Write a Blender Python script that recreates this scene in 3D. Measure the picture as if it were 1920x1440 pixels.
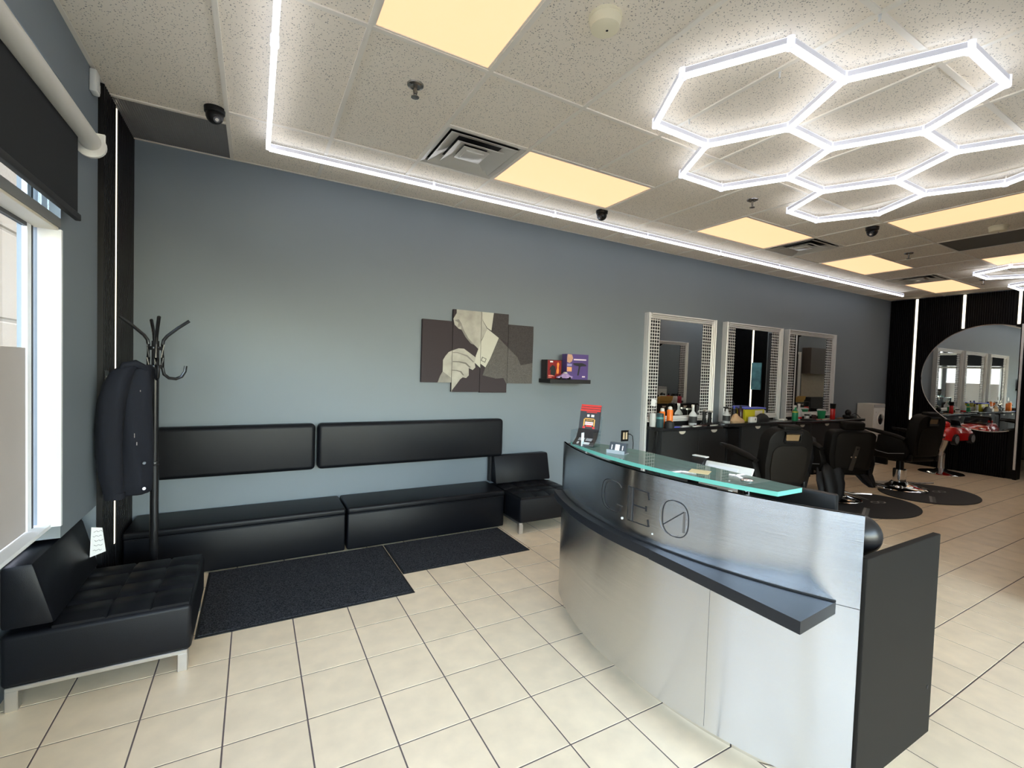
import bpy, bmesh, math, random
from mathutils import Matrix, Vector
random.seed(7)
SKY_STRENGTH = 4.7
SUN_ENERGY = 4.0
TUBE_STR = 8.0
BACK_STR = 2.2
STRIP_STR = 2.2
PANEL_STR = 1.18
PI = math.pi
for o in list(bpy.data.objects):
    bpy.data.objects.remove(o, do_unlink=True)
SC = bpy.context.scene
COL = SC.collection

# ------------------------------------------------------------------ camera
cam_d = bpy.data.cameras.new('camera'); cam = bpy.data.objects.new('camera', cam_d); COL.objects.link(cam)
cam_d.sensor_width = 36.0; cam_d.sensor_fit = 'HORIZONTAL'; cam_d.lens = 863.37 / 1920 * 36
cam_d.clip_start = 0.02; cam_d.clip_end = 200
R3 = [[0.872607, -0.012897, -0.488252], [-0.48733, 0.043837, -0.872117], [0.032651, 0.998955, 0.031967]]
cam.matrix_world = Matrix.Translation((0, 0, 1.5)) @ Matrix(R3).to_4x4()
SC.camera = cam

# ------------------------------------------------------------------ view, world, sun
SC.view_settings.view_transform = 'Standard'; SC.view_settings.look = 'None'
SC.view_settings.exposure = 0.14; SC.view_settings.gamma = 1.0; SC.view_settings.use_curve_mapping = False
W = bpy.data.worlds.new('world'); SC.world = W; W.use_nodes = True
wn = W.node_tree.nodes; wl = W.node_tree.links
sky = wn.new('ShaderNodeTexSky'); sky.sky_type = 'NISHITA'; sky.sun_disc = False
sky.sun_elevation = math.radians(42); sky.sun_rotation = math.radians(10); sky.air_density = 1.0; sky.dust_density = 1.2
bg = wn['Background']; bg.inputs['Strength'].default_value = SKY_STRENGTH
wt_ = wn.new('ShaderNodeMix'); wt_.data_type = 'RGBA'; wt_.blend_type = 'MULTIPLY'; wt_.inputs['Factor'].default_value = 1.0
wt_.inputs['B'].default_value = (1.0, 0.80, 0.635, 1); wl.new(sky.outputs[0], wt_.inputs['A']); wl.new(wt_.outputs['Result'], bg.inputs['Color'])
sd = bpy.data.lights.new('sun', 'SUN'); sun = bpy.data.objects.new('sun', sd); COL.objects.link(sun)
sd.energy = SUN_ENERGY; sd.angle = math.radians(0.6); sd.color = (1.0, 0.93, 0.82)
sun.rotation_euler = (math.radians(-48), math.radians(6), 0)   # from +Y, over the roof
sun.location = (2, 9, 9)

# ------------------------------------------------------------------ helpers
MATS = {}
def mat(name, col, rough=0.5, metal=0.0, noise=0.0, nscale=20.0, bump=0.0, bscale=200.0, spec=0.5, emit=None, estr=0.0, trans=0.0, ior=1.45, coat=0.0, stretch=None, alpha=1.0):
    if name in MATS: return MATS[name]
    m = bpy.data.materials.new(name); m.use_nodes = True
    nt = m.node_tree; b = nt.nodes['Principled BSDF']
    b.inputs['Base Color'].default_value = (*col, 1); b.inputs['Roughness'].default_value = rough
    b.inputs['Metallic'].default_value = metal; b.inputs['Specular IOR Level'].default_value = spec
    b.inputs['IOR'].default_value = ior; b.inputs['Transmission Weight'].default_value = trans
    b.inputs['Coat Weight'].default_value = coat; b.inputs['Alpha'].default_value = alpha
    if emit is not None:
        b.inputs['Emission Color'].default_value = (*emit, 1); b.inputs['Emission Strength'].default_value = estr
    tc = nt.nodes.new('ShaderNodeTexCoord'); vec = tc.outputs['Object']
    if stretch:
        mp = nt.nodes.new('ShaderNodeMapping'); mp.inputs['Scale'].default_value = stretch
        nt.links.new(vec, mp.inputs['Vector']); vec = mp.outputs['Vector']
    n = nt.nodes.new('ShaderNodeTexNoise'); n.inputs['Scale'].default_value = nscale; n.inputs['Detail'].default_value = 6
    nt.links.new(vec, n.inputs['Vector'])
    r = nt.nodes.new('ShaderNodeMapRange'); k = max(noise, 0.015)
    r.inputs['To Min'].default_value = 1 - k; r.inputs['To Max'].default_value = 1 + k
    nt.links.new(n.outputs['Fac'], r.inputs['Value'])
    mx = nt.nodes.new('ShaderNodeMix'); mx.data_type = 'RGBA'; mx.blend_type = 'MULTIPLY'; mx.inputs['Factor'].default_value = 1
    mx.inputs['A'].default_value = (*col, 1); nt.links.new(r.outputs[0], mx.inputs['B'])
    nt.links.new(mx.outputs['Result'], b.inputs['Base Color'])
    if bump > 0:
        n2 = nt.nodes.new('ShaderNodeTexNoise'); n2.inputs['Scale'].default_value = bscale; n2.inputs['Detail'].default_value = 4
        nt.links.new(vec, n2.inputs['Vector'])
        bp = nt.nodes.new('ShaderNodeBump'); bp.inputs['Strength'].default_value = bump; bp.inputs['Distance'].default_value = 0.004
        nt.links.new(n2.outputs['Fac'], bp.inputs['Height']); nt.links.new(bp.outputs[0], b.inputs['Normal'])
    MATS[name] = m
    return m

def emis(name, col, s):
    return mat(name, (0.15, 0.15, 0.15), 0.6, emit=col, estr=s)

def B(): return bmesh.new()
def merge(bm, t, mi=0):
    for f in t.faces: f.material_index = mi
    me = bpy.data.meshes.new('tmp'); t.to_mesh(me); t.free(); bm.from_mesh(me); bpy.data.meshes.remove(me)
def bx(bm, x0, x1, y0, y1, z0, z1, bev=0.0, seg=2, mi=0, M=None):
    t = bmesh.new(); bmesh.ops.create_cube(t, size=1)
    for v in t.verts:
        v.co = Vector(((x0 + x1) / 2 + v.co.x * (x1 - x0), (y0 + y1) / 2 + v.co.y * (y1 - y0), (z0 + z1) / 2 + v.co.z * (z1 - z0)))
    if bev > 0:
        bmesh.ops.bevel(t, geom=t.edges[:], offset=bev, segments=seg, profile=0.5, affect='EDGES', clamp_overlap=True)
    if M is not None: bmesh.ops.transform(t, matrix=M, verts=t.verts[:])
    merge(bm, t, mi); return bm
def cyl(bm, p0, p1, r0, r1=None, n=16, mi=0):
    r1 = r0 if r1 is None else r1
    p0 = Vector(p0); p1 = Vector(p1); d = p1 - p0
    t = bmesh.new(); bmesh.ops.create_cone(t, cap_ends=True, segments=n, radius1=max(r0, 1e-5), radius2=max(r1, 1e-5), depth=d.length)
    q = Vector((0, 0, 1)).rotation_difference(d.normalized()).to_matrix().to_4x4()
    bmesh.ops.transform(t, matrix=Matrix.Translation((p0 + p1) / 2) @ q, verts=t.verts[:])
    merge(bm, t, mi); return bm
def sph(bm, c, r, sc=(1, 1, 1), n=16, mi=0):
    t = bmesh.new(); bmesh.ops.create_uvsphere(t, u_segments=n, v_segments=max(6, n // 2), radius=r)
    bmesh.ops.transform(t, matrix=Matrix.Translation(c) @ Matrix.Diagonal((*sc, 1)), verts=t.verts[:])
    merge(bm, t, mi); return bm
def lathe(bm, prof, c=(0, 0, 0), n=24, mi=0):
    t = bmesh.new(); rings = []
    for r, z in prof:
        rings.append([t.verts.new((c[0] + max(r, 1e-4) * math.cos(2 * PI * i / n), c[1] + max(r, 1e-4) * math.sin(2 * PI * i / n), c[2] + z)) for i in range(n)])
    for a, b in zip(rings, rings[1:]):
        for i in range(n): t.faces.new((a[i], a[(i + 1) % n], b[(i + 1) % n], b[i]))
    t.faces.new(rings[0][::-1]); t.faces.new(rings[-1])
    merge(bm, t, mi); return bm
def tube(bm, pts, r, n=8, mi=0, flat=1.0):
    pts = [Vector(p) for p in pts]; t = bmesh.new(); rings = []
    up = Vector((0, 0, 1))
    for i, p in enumerate(pts):
        d = (pts[min(i + 1, len(pts) - 1)] - pts[max(i - 1, 0)]).normalized()
        s = d.cross(up)
        if s.length < 1e-3: s = d.cross(Vector((0, 1, 0)))
        s.normalize(); u = s.cross(d)
        rr = r[i] if isinstance(r, (list, tuple)) else r
        rings.append([t.verts.new(p + s * rr * math.cos(2 * PI * k / n) + u * rr * flat * math.sin(2 * PI * k / n)) for k in range(n)])
    for a, b in zip(rings, rings[1:]):
        for k in range(n): t.faces.new((a[k], a[(k + 1) % n], b[(k + 1) % n], b[k]))
    t.faces.new(rings[0][::-1]); t.faces.new(rings[-1])
    bmesh.ops.recalc_face_normals(t, faces=t.faces[:])
    merge(bm, t, mi); return bm
def prism(bm, poly, h0, h1, axis='z', mi=0, bev=0.0, M=None):
    """polygon in the plane of the two other axes, extruded along axis; x:(y,z) y:(x,z) z:(x,y)"""
    def P(a, b, h): return {'z': (a, b, h), 'y': (a, h, b), 'x': (h, a, b)}[axis]
    t = bmesh.new()
    lo = [t.verts.new(P(a, b, h0)) for a, b in poly]; hi = [t.verts.new(P(a, b, h1)) for a, b in poly]
    n = len(poly)
    t.faces.new(lo); t.faces.new(hi[::-1])
    for i in range(n): t.faces.new((lo[i], hi[i], hi[(i + 1) % n], lo[(i + 1) % n]))
    bmesh.ops.recalc_face_normals(t, faces=t.faces[:])
    if bev > 0: bmesh.ops.bevel(t, geom=t.edges[:], offset=bev, segments=2, profile=0.5, affect='EDGES', clamp_overlap=True)
    if M is not None: bmesh.ops.transform(t, matrix=M, verts=t.verts[:])
    merge(bm, t, mi); return bm
def loft(bm, rings, mi=0, cap=True):
    t = bmesh.new(); R = [[t.verts.new(p) for p in r] for r in rings]; n = len(rings[0])
    for a, b in zip(R, R[1:]):
        for k in range(n): t.faces.new((a[k], a[(k + 1) % n], b[(k + 1) % n], b[k]))
    if cap: t.faces.new(R[0][::-1]); t.faces.new(R[-1])
    bmesh.ops.recalc_face_normals(t, faces=t.faces[:])
    merge(bm, t, mi); return bm
def curvebox(bm, inner, outer, z0, z1, mi=0, edge_mi=None):
    """solid between two plan polylines of equal length"""
    t = bmesh.new(); n = len(inner)
    a0 = [t.verts.new((*p, z0)) for p in outer]; a1 = [t.verts.new((*p, z1)) for p in outer]
    b0 = [t.verts.new((*p, z0)) for p in inner]; b1 = [t.verts.new((*p, z1)) for p in inner]
    side = []
    for i in range(n - 1):
        t.faces.new((a1[i], a1[i + 1], b1[i + 1], b1[i])); t.faces.new((a0[i], b0[i], b0[i + 1], a0[i + 1]))
        side.append(t.faces.new((a0[i], a0[i + 1], a1[i + 1], a1[i]))); side.append(t.faces.new((b0[i], b1[i], b1[i + 1], b0[i + 1])))
    side.append(t.faces.new((a0[0], a1[0], b1[0], b0[0]))); side.append(t.faces.new((a0[-1], b0[-1], b1[-1], a1[-1])))
    bmesh.ops.recalc_face_normals(t, faces=t.faces[:])
    for f in t.faces: f.material_index = mi
    if edge_mi is not None:
        for f in side: f.material_index = edge_mi
    me = bpy.data.meshes.new('tmp'); t.to_mesh(me); t.free(); bm.from_mesh(me); bpy.data.meshes.remove(me); return bm

def _origin(p):
    v = Vector((0, 0, 0))
    while p is not None: v += p.location; p = p.parent
    return v
def mesh(name, bm, m, smooth=35):
    me = bpy.data.meshes.new(name); bm.to_mesh(me); bm.free()
    for x in (m if isinstance(m, (list, tuple)) else [m]): me.materials.append(x)
    if smooth:
        for p in me.polygons: p.use_smooth = True
        me.set_sharp_from_angle(angle=math.radians(smooth))
    return me
def obj(name, bm, m, parent=None, world=False, smooth=35, label=None):
    """one mesh object; with world=True the mesh was built in scene coordinates"""
    if world and parent is not None:
        bmesh.ops.translate(bm, vec=-_origin(parent), verts=bm.verts[:])
    o = bpy.data.objects.new(name, mesh(name, bm, m, smooth)); COL.objects.link(o)
    if parent is not None: o.parent = parent
    if label: o['label'] = label
    return o
def inst(name, me, parent, loc, rot=(0, 0, 0), scale=(1, 1, 1)):
    o = bpy.data.objects.new(name, me); COL.objects.link(o); o.location = loc; o.rotation_euler = rot; o.scale = scale
    if parent is not None: o.parent = parent
    return o
def thing(name, label, cat, loc=(0, 0, 0), rotz=0.0, group=None):
    o = bpy.data.objects.new(name, None); COL.objects.link(o); o.empty_display_size = 0.1
    o.location = loc; o.rotation_euler = (0, 0, rotz); o['label'] = label; o['category'] = cat
    if group: o['group'] = group
    return o
def tag(o, label, cat, group=None):
    o['label'] = label; o['category'] = cat
    if group: o['group'] = group
    return o
def center(o):
    """move the origin of a single-mesh thing to its base"""
    vs = [v.co for v in o.data.vertices]
    c = Vector(((min(v.x for v in vs) + max(v.x for v in vs)) / 2, (min(v.y for v in vs) + max(v.y for v in vs)) / 2, min(v.z for v in vs)))
    o.data.transform(Matrix.Translation(-c)); o.location = c; return o
def struct(name, bm, m, smooth=0):
    o = obj(name, bm, m, smooth=smooth); o['kind'] = 'structure'; return o
def copy_tree(o, parent=None):
    c = o.copy(); COL.objects.link(c); c.parent = parent
    for ch in list(o.children): copy_tree(ch, c)
    return c

# ------------------------------------------------------------------ materials
m_wall = mat('grey_wall_paint', (0.172, 0.200, 0.226), 0.55, noise=0.03, nscale=3, bump=0.05, bscale=300)
m_ceil = mat('mineral_tile_plain', (0.70, 0.66, 0.60), 0.9)
m_tee = mat('ceiling_grid_white', (0.86, 0.79, 0.68), 0.5)
m_grout = mat('grout', (0.15, 0.11, 0.10), 0.9, noise=0.1)
m_leather = mat('black_leatherette', (0.004, 0.0045, 0.0065), 0.42, spec=0.28, noise=0.2, nscale=30, bump=0.12, bscale=350)
m_leather2 = mat('black_chair_vinyl', (0.0075, 0.0064, 0.0055), 0.5, spec=0.14, noise=0.2, nscale=30, bump=0.12, bscale=300)
m_blackpl = mat('black_plastic', (0.007, 0.007, 0.0075), 0.35, spec=0.35)
m_blackmat = mat('black_matte', (0.012, 0.012, 0.013), 0.6)
m_lam = mat('charcoal_laminate', (0.015, 0.0128, 0.0108), 0.6, spec=0.15, noise=0.04)
m_lamdark = mat('black_laminate', (0.012, 0.0135, 0.017), 0.35, noise=0.05)
m_cab = mat('slate_cabinet_laminate', (0.026, 0.0265, 0.027), 0.5, spec=0.3, noise=0.04)
m_chrome = mat('chrome', (0.82, 0.82, 0.83), 0.08, 1.0)
m_satin = mat('satin_metal', (0.62, 0.60, 0.57), 0.35, 1.0)
m_alum = mat('silver_frame', (0.80, 0.79, 0.77), 0.33, 0.35)
m_white = mat('white_plastic', (0.75, 0.74, 0.70), 0.4)
m_cream = mat('cream_plastic', (0.72, 0.64, 0.50), 0.45)
m_paper = mat('white_paper', (0.82, 0.82, 0.82), 0.8)
m_mirror = mat('mirror_glass', (0.86, 0.88, 0.87), 0.01, 1.0)
m_flute = mat('black_fluted_wood', (0.003, 0.003, 0.0035), 0.5, spec=0.2, noise=0.2, nscale=60)
m_coat = mat('navy_coat_cloth', (0.005, 0.0065, 0.013), 0.85, noise=0.2, nscale=40, bump=0.3, bscale=500)
m_cape = mat('black_cape_cloth', (0.008, 0.008, 0.009), 0.6, noise=0.2, nscale=10, bump=0.2, bscale=60)
m_red = mat('glossy_red', (0.60, 0.012, 0.010), 0.18, coat=0.6)
m_winframe = mat('white_window_frame', (0.80, 0.82, 0.84), 0.45)
m_tube = emis('led_tube_lit', (0.93, 0.95, 1.0), TUBE_STR)
m_tubebody = mat('led_housing', (0.62, 0.62, 0.66), 0.35, emit=(0.85, 0.85, 1.0), estr=0.22)
m_glow = emis('led_back_glow', (0.80, 0.87, 1.0), BACK_STR)
m_clear = mat('clear_connector', (0.85, 0.86, 0.92), 0.1, trans=0.5, ior=1.3, emit=(0.85, 0.88, 1), estr=0.25)
m_strip = emis('warm_led_strip', (1.0, 0.90, 0.70), STRIP_STR)
m_panel = emis('light_panel_diffuser', (1.0, 0.60, 0.315), PANEL_STR)

def m_ceil_tile():
    m = bpy.data.materials.new('pitted_mineral_tile'); m.use_nodes = True; nt = m.node_tree; b = nt.nodes['Principled BSDF']
    tc = nt.nodes.new('ShaderNodeTexCoord'); geo = nt.nodes.new('ShaderNodeNewGeometry')
    vo = nt.nodes.new('ShaderNodeTexVoronoi'); vo.inputs['Scale'].default_value = 95; vo.inputs['Randomness'].default_value = 1
    no = nt.nodes.new('ShaderNodeTexNoise'); no.inputs['Scale'].default_value = 105; no.inputs['Detail'].default_value = 3
    nt.links.new(geo.outputs['Position'], vo.inputs['Vector']); nt.links.new(geo.outputs['Position'], no.inputs['Vector'])
    th = nt.nodes.new('ShaderNodeMapRange'); th.inputs['From Min'].default_value = 0.30; th.inputs['From Max'].default_value = 0.75
    th.inputs['To Min'].default_value = 0.0; th.inputs['To Max'].default_value = 0.36
    nt.links.new(no.outputs['Fac'], th.inputs['Value'])
    lt = nt.nodes.new('ShaderNodeMath'); lt.operation = 'SUBTRACT'
    nt.links.new(vo.outputs['Distance'], lt.inputs[0]); nt.links.new(th.outputs[0], lt.inputs[1])
    ra = nt.nodes.new('ShaderNodeMapRange'); ra.inputs['From Min'].default_value = 0.0; ra.inputs['From Max'].default_value = 0.10
    nt.links.new(lt.outputs[0], ra.inputs['Value'])
    mx = nt.nodes.new('ShaderNodeMix'); mx.data_type = 'RGBA'
    mx.inputs['A'].default_value = (0.34, 0.30, 0.26, 1); mx.inputs['B'].default_value = (0.90, 0.805, 0.67, 1)
    nt.links.new(ra.outputs[0], mx.inputs['Factor']); nt.links.new(mx.outputs['Result'], b.inputs['Base Color'])
    bp = nt.nodes.new('ShaderNodeBump'); bp.inputs['Strength'].default_value = 0.5; bp.inputs['Distance'].default_value = 0.002
    nt.links.new(ra.outputs[0], bp.inputs['Height']); nt.links.new(bp.outputs[0], b.inputs['Normal'])
    b.inputs['Roughness'].default_value = 0.95
    return m
m_tile_c = m_ceil_tile()

def m_floor_tile():
    m = bpy.data.materials.new('cream_porcelain_tile'); m.use_nodes = True; nt = m.node_tree; b = nt.nodes['Principled BSDF']
    geo = nt.nodes.new('ShaderNodeNewGeometry'); oi = nt.nodes.new('ShaderNodeObjectInfo')
    n1 = nt.nodes.new('ShaderNodeTexNoise'); n1.inputs['Scale'].default_value = 9; n1.inputs['Detail'].default_value = 8
    nt.links.new(geo.outputs['Position'], n1.inputs['Vector'])
    r1 = nt.nodes.new('ShaderNodeMapRange'); r1.inputs['From Min'].default_value = 0.3; r1.inputs['From Max'].default_value = 0.7
    r1.inputs['To Min'].default_value = 0.92; r1.inputs['To Max'].default_value = 1.05
    nt.links.new(n1.outputs['Fac'], r1.inputs['Value'])
    r2 = nt.nodes.new('ShaderNodeMapRange'); r2.inputs['To Min'].default_value = 0.96; r2.inputs['To Max'].default_value = 1.03
    nt.links.new(oi.outputs['Random'], r2.inputs['Value'])
    mu = nt.nodes.new('ShaderNodeMath'); mu.operation = 'MULTIPLY'
    nt.links.new(r1.outputs[0], mu.inputs[0]); nt.links.new(r2.outputs[0], mu.inputs[1])
    mx = nt.nodes.new('ShaderNodeMix'); mx.data_type = 'RGBA'; mx.blend_type = 'MULTIPLY'; mx.inputs['Factor'].default_value = 1
    mx.inputs['A'].default_value = (0.90, 0.715, 0.49, 1); nt.links.new(mu.outputs[0], mx.inputs['B'])
    nt.links.new(mx.outputs['Result'], b.inputs['Base Color'])
    b.inputs['Roughness'].default_value = 0.30; b.inputs['Specular IOR Level'].default_value = 0.45
    return m
m_tile_f = m_floor_tile()

def m_brushed(name, base=(0.70, 0.73, 0.77), rough=0.18, aniso=1.0):
    m = bpy.data.materials.new(name); m.use_nodes = True; nt = m.node_tree; b = nt.nodes['Principled BSDF']
    tc = nt.nodes.new('ShaderNodeTexCoord'); mp = nt.nodes.new('ShaderNodeMapping'); mp.inputs['Scale'].default_value = (4, 4, 420)
    nt.links.new(tc.outputs['Object'], mp.inputs['Vector'])
    n = nt.nodes.new('ShaderNodeTexNoise'); n.inputs['Scale'].default_value = 1.0; n.inputs['Detail'].default_value = 3
    nt.links.new(mp.outputs[0], n.inputs['Vector'])
    r = nt.nodes.new('ShaderNodeMapRange'); r.inputs['To Min'].default_value = rough - 0.06; r.inputs['To Max'].default_value = rough + 0.06
    nt.links.new(n.outputs['Fac'], r.inputs['Value']); nt.links.new(r.outputs[0], b.inputs['Roughness'])
    bp = nt.nodes.new('ShaderNodeBump'); bp.inputs['Strength'].default_value = 0.14; bp.inputs['Distance'].default_value = 0.001
    nt.links.new(n.outputs['Fac'], bp.inputs['Height']); nt.links.new(bp.outputs[0], b.inputs['Normal'])
    b.inputs['Base Color'].default_value = (*base, 1); b.inputs['Metallic'].default_value = 1.0
    ge = nt.nodes.new('ShaderNodeNewGeometry'); tg = nt.nodes.new('ShaderNodeVectorMath'); tg.operation = 'CROSS_PRODUCT'
    tg.inputs[1].default_value = (0, 0, 1); nt.links.new(ge.outputs['True Normal'], tg.inputs[0])
    nt.links.new(tg.outputs[0], b.inputs['Tangent']); b.inputs['Anisotropic'].default_value = aniso
    b.inputs['Anisotropic Rotation'].default_value = 0.25
    return m
m_brush = m_brushed('brushed_steel')

def m_grid():
    m = bpy.data.materials.new('mosaic_mirror_tiles'); m.use_nodes = True; nt = m.node_tree; b = nt.nodes['Principled BSDF']
    tc = nt.nodes.new('ShaderNodeTexCoord'); mp = nt.nodes.new('ShaderNodeMapping'); mp.inputs['Rotation'].default_value = (PI / 2, 0, 0)
    nt.links.new(tc.outputs['Object'], mp.inputs['Vector'])
    br = nt.nodes.new('ShaderNodeTexBrick'); br.offset = 0.0; br.inputs['Scale'].default_value = 1.0
    br.inputs['Brick Width'].default_value = 0.041; br.inputs['Row Height'].default_value = 0.041; br.inputs['Mortar Size'].default_value = 0.0045
    br.inputs['Mortar Smooth'].default_value = 0.1
    br.inputs['Color1'].default_value = (0.02, 0.02, 0.022, 1); br.inputs['Color2'].default_value = (0.03, 0.03, 0.034, 1); br.inputs['Mortar'].default_value = (0.75, 0.74, 0.72, 1)
    nt.links.new(mp.outputs[0], br.inputs['Vector']); nt.links.new(br.outputs['Color'], b.inputs['Base Color'])
    b.inputs['Roughness'].default_value = 0.25
    return m
m_mosaic = m_grid()

def m_rug():
    m = bpy.data.materials.new('charcoal_mat_pile'); m.use_nodes = True; nt = m.node_tree; b = nt.nodes['Principled BSDF']
    tc = nt.nodes.new('ShaderNodeTexCoord')
    n = nt.nodes.new('ShaderNodeTexNoise'); n.inputs['Scale'].default_value = 160; n.inputs['Detail'].default_value = 6
    nt.links.new(tc.outputs['Object'], n.inputs['Vector'])
    cr = nt.nodes.new('ShaderNodeValToRGB'); cr.color_ramp.elements[0].position = 0.35; cr.color_ramp.elements[0].color = (0.008, 0.008, 0.009, 1)
    cr.color_ramp.elements[1].position = 0.72; cr.color_ramp.elements[1].color = (0.075, 0.077, 0.085, 1)
    nt.links.new(n.outputs['Fac'], cr.inputs[0]); nt.links.new(cr.outputs[0], b.inputs['Base Color'])
    bp = nt.nodes.new('ShaderNodeBump'); bp.inputs['Strength'].default_value = 0.8; bp.inputs['Distance'].default_value = 0.004
    nt.links.new(n.outputs['Fac'], bp.inputs['Height']); nt.links.new(bp.outputs[0], b.inputs['Normal'])
    b.inputs['Roughness'].default_value = 1.0; b.inputs['Specular IOR Level'].default_value = 0.1
    return m
m_rugm = m_rug()

def m_window_glass():
    m = bpy.data.materials.new('window_glass'); m.use_nodes = True; nt = m.node_tree
    for n in list(nt.nodes):
        if n.type == 'BSDF_PRINCIPLED': nt.nodes.remove(n)
    t = nt.nodes.new('ShaderNodeBsdfTransparent'); t.inputs[0].default_value = (0.93, 0.97, 0.98, 1)
    g = nt.nodes.new('ShaderNodeBsdfGlossy'); g.inputs['Roughness'].default_value = 0.02
    mx = nt.nodes.new('ShaderNodeMixShader'); mx.inputs[0].default_value = 0.06
    nt.links.new(t.outputs[0], mx.inputs[1]); nt.links.new(g.outputs[0], mx.inputs[2])
    nt.links.new(mx.outputs[0], nt.nodes['Material Output'].inputs['Surface'])
    return m
m_wglass = m_window_glass()

def m_counter_glass():
    m = bpy.data.materials.new('green_counter_glass'); m.use_nodes = True; nt = m.node_tree
    for n in list(nt.nodes):
        if n.type == 'BSDF_PRINCIPLED': nt.nodes.remove(n)
    t = nt.nodes.new('ShaderNodeBsdfTransparent'); t.inputs[0].default_value = (0.62, 0.86, 0.78, 1)
    g = nt.nodes.new('ShaderNodeBsdfGlossy'); g.inputs['Roughness'].default_value = 0.02
    d = nt.nodes.new('ShaderNodeBsdfDiffuse'); d.inputs[0].default_value = (0.42, 0.62, 0.55, 1)
    fr = nt.nodes.new('ShaderNodeFresnel'); fr.inputs['IOR'].default_value = 1.6
    m1 = nt.nodes.new('ShaderNodeMixShader'); m1.inputs[0].default_value = 0.36
    nt.links.new(t.outputs[0], m1.inputs[1]); nt.links.new(d.outputs[0], m1.inputs[2])
    mx = nt.nodes.new('ShaderNodeMixShader'); nt.links.new(fr.outputs[0], mx.inputs[0])
    nt.links.new(m1.outputs[0], mx.inputs[1]); nt.links.new(g.outputs[0], mx.inputs[2])
    nt.links.new(mx.outputs[0], nt.nodes['Material Output'].inputs['Surface'])
    return m
m_cglass = m_counter_glass()
m_gedge = mat('green_glass_edge', (0.16, 0.50, 0.42), 0.15, coat=0.5)
m_acry = m_wglass

# ================================================================== SETTING
XL, XR, YW, ZC = -0.785, 10.62, 4.214, 3.041
YF = 0.84            # far part of the opposite wall
# ---- floor
TS = 0.30498; FX0 = -0.0909; FY0 = 2.657
fl = struct('floor', bx(B(), -0.95, 14.0, -2.6, 4.3, -0.12, -0.0016), m_grout)
def tile_mesh():
    t = B(); h = (TS - 0.0062) / 2; b = 0.0007
    lo = [t.verts.new((sx * h, sy * h, -0.008)) for sx, sy in ((-1, -1), (1, -1), (1, 1), (-1, 1))]
    mi = [t.verts.new((sx * h, sy * h, -b)) for sx, sy in ((-1, -1), (1, -1), (1, 1), (-1, 1))]
    up = [t.verts.new((sx * (h - b), sy * (h - b), 0)) for sx, sy in ((-1, -1), (1, -1), (1, 1), (-1, 1))]
    for i in range(4):
        j = (i + 1) % 4
        t.faces.new((lo[i], lo[j], mi[j], mi[i])); t.faces.new((mi[i], mi[j], up[j], up[i]))
    t.faces.new(up)
    return t
tm = mesh('floor_tile', tile_mesh(), m_tile_f, smooth=0)
Rm = Matrix(R3); cells = []
for i in range(-3, 45):
    for j in range(-16, 5):
        x = FX0 + (i + 0.5) * TS; y = FY0 + (j + 0.5) * TS
        if x > 13.6 or x < -0.93 or y > 4.2 or y < -2.5: continue
        d = Rm.transposed() @ (Vector((x, y, 0)) - Vector((0, 0, 1.5)))
        vis = d.z < -0.1 and -60 < 960 + 863.37 * d.x / -d.z < 1980 and 0 < 720 - 863.37 * d.y / -d.z < 1500
        hid = (1.9 < x < 2.3 and 0.9 < y < 2.3) or (y > 3.85 and x < 2.0) or (x < 2.0 and x > -0.2 and y > 3.25 and x < 0.6)
        cells.append((0 if (vis and not hid) else 1, (x * x + y * y), x, y))
cells.sort()
for k, (v, d2, x, y) in enumerate(cells[:295]):
    inst('floor_tile', tm, fl, (x, y, 0))
rest = B(); tb = tile_mesh(); tme = bpy.data.meshes.new('t'); tb.to_mesh(tme); tb.free()
for v, d2, x, y in cells[295:]:
    n0 = len(rest.verts); rest.from_mesh(tme); rest.verts.ensure_lookup_table()
    for q in rest.verts[n0:]: q.co.x += x; q.co.y += y
ro = obj('remaining_floor_tiles', rest, m_tile_f, fl, smooth=0); ro['kind'] = 'stuff'

# ---- ceiling
ce = struct('ceiling', bx(B(), -1.1, 14.0, -2.6, 4.4, 3.075, 3.25), m_ceil)
GX = 0.4383; G = 0.6096; GY = 2.2171
def gx(k): return GX + k * G
lights = []            # (x0,x1,y0,y1) 2x4 panels
for k in (2, 6, 10, 14): lights.append((gx(k), gx(k + 2), GY + G, GY + 2 * G))
for k in (0, 8, 12): lights.append((gx(k), gx(k + 1), GY - 2 * G, GY))
grilles = [(gx(1), gx(2), GY + G, GY + 2 * G), (gx(8), gx(9), GY + G, GY + 2 * G), (gx(13), gx(14), GY + G, GY + 2 * G)]
blanks = [(gx(10), gx(11), GY - 2 * G, GY), (XL, gx(-1), 3.60, YW)]
def taken(x0, x1, y0, y1):
    for a, b_, c, d in lights + grilles + blanks:
        if x0 < b_ - 0.02 and x1 > a + 0.02 and y0 < d - 0.02 and y1 > c + 0.02: return True
    return False
def ctile(x0, x1, y0, y1):
    g = 0.004
    obj('ceiling_tile', bx(B(), x0 + g, x1 - g, y0 + g, y1 - g, ZC + 0.003, ZC + 0.02), m_tile_c, ce, smooth=0)
rows = [(-2.5, GY - 6 * G), (GY - 6 * G, GY - 4 * G), (GY - 4 * G, GY - 2 * G), (GY - 2 * G, GY), (GY, GY + 2 * G), (GY + 2 * G, YW)]
tile_rows = {}
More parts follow.
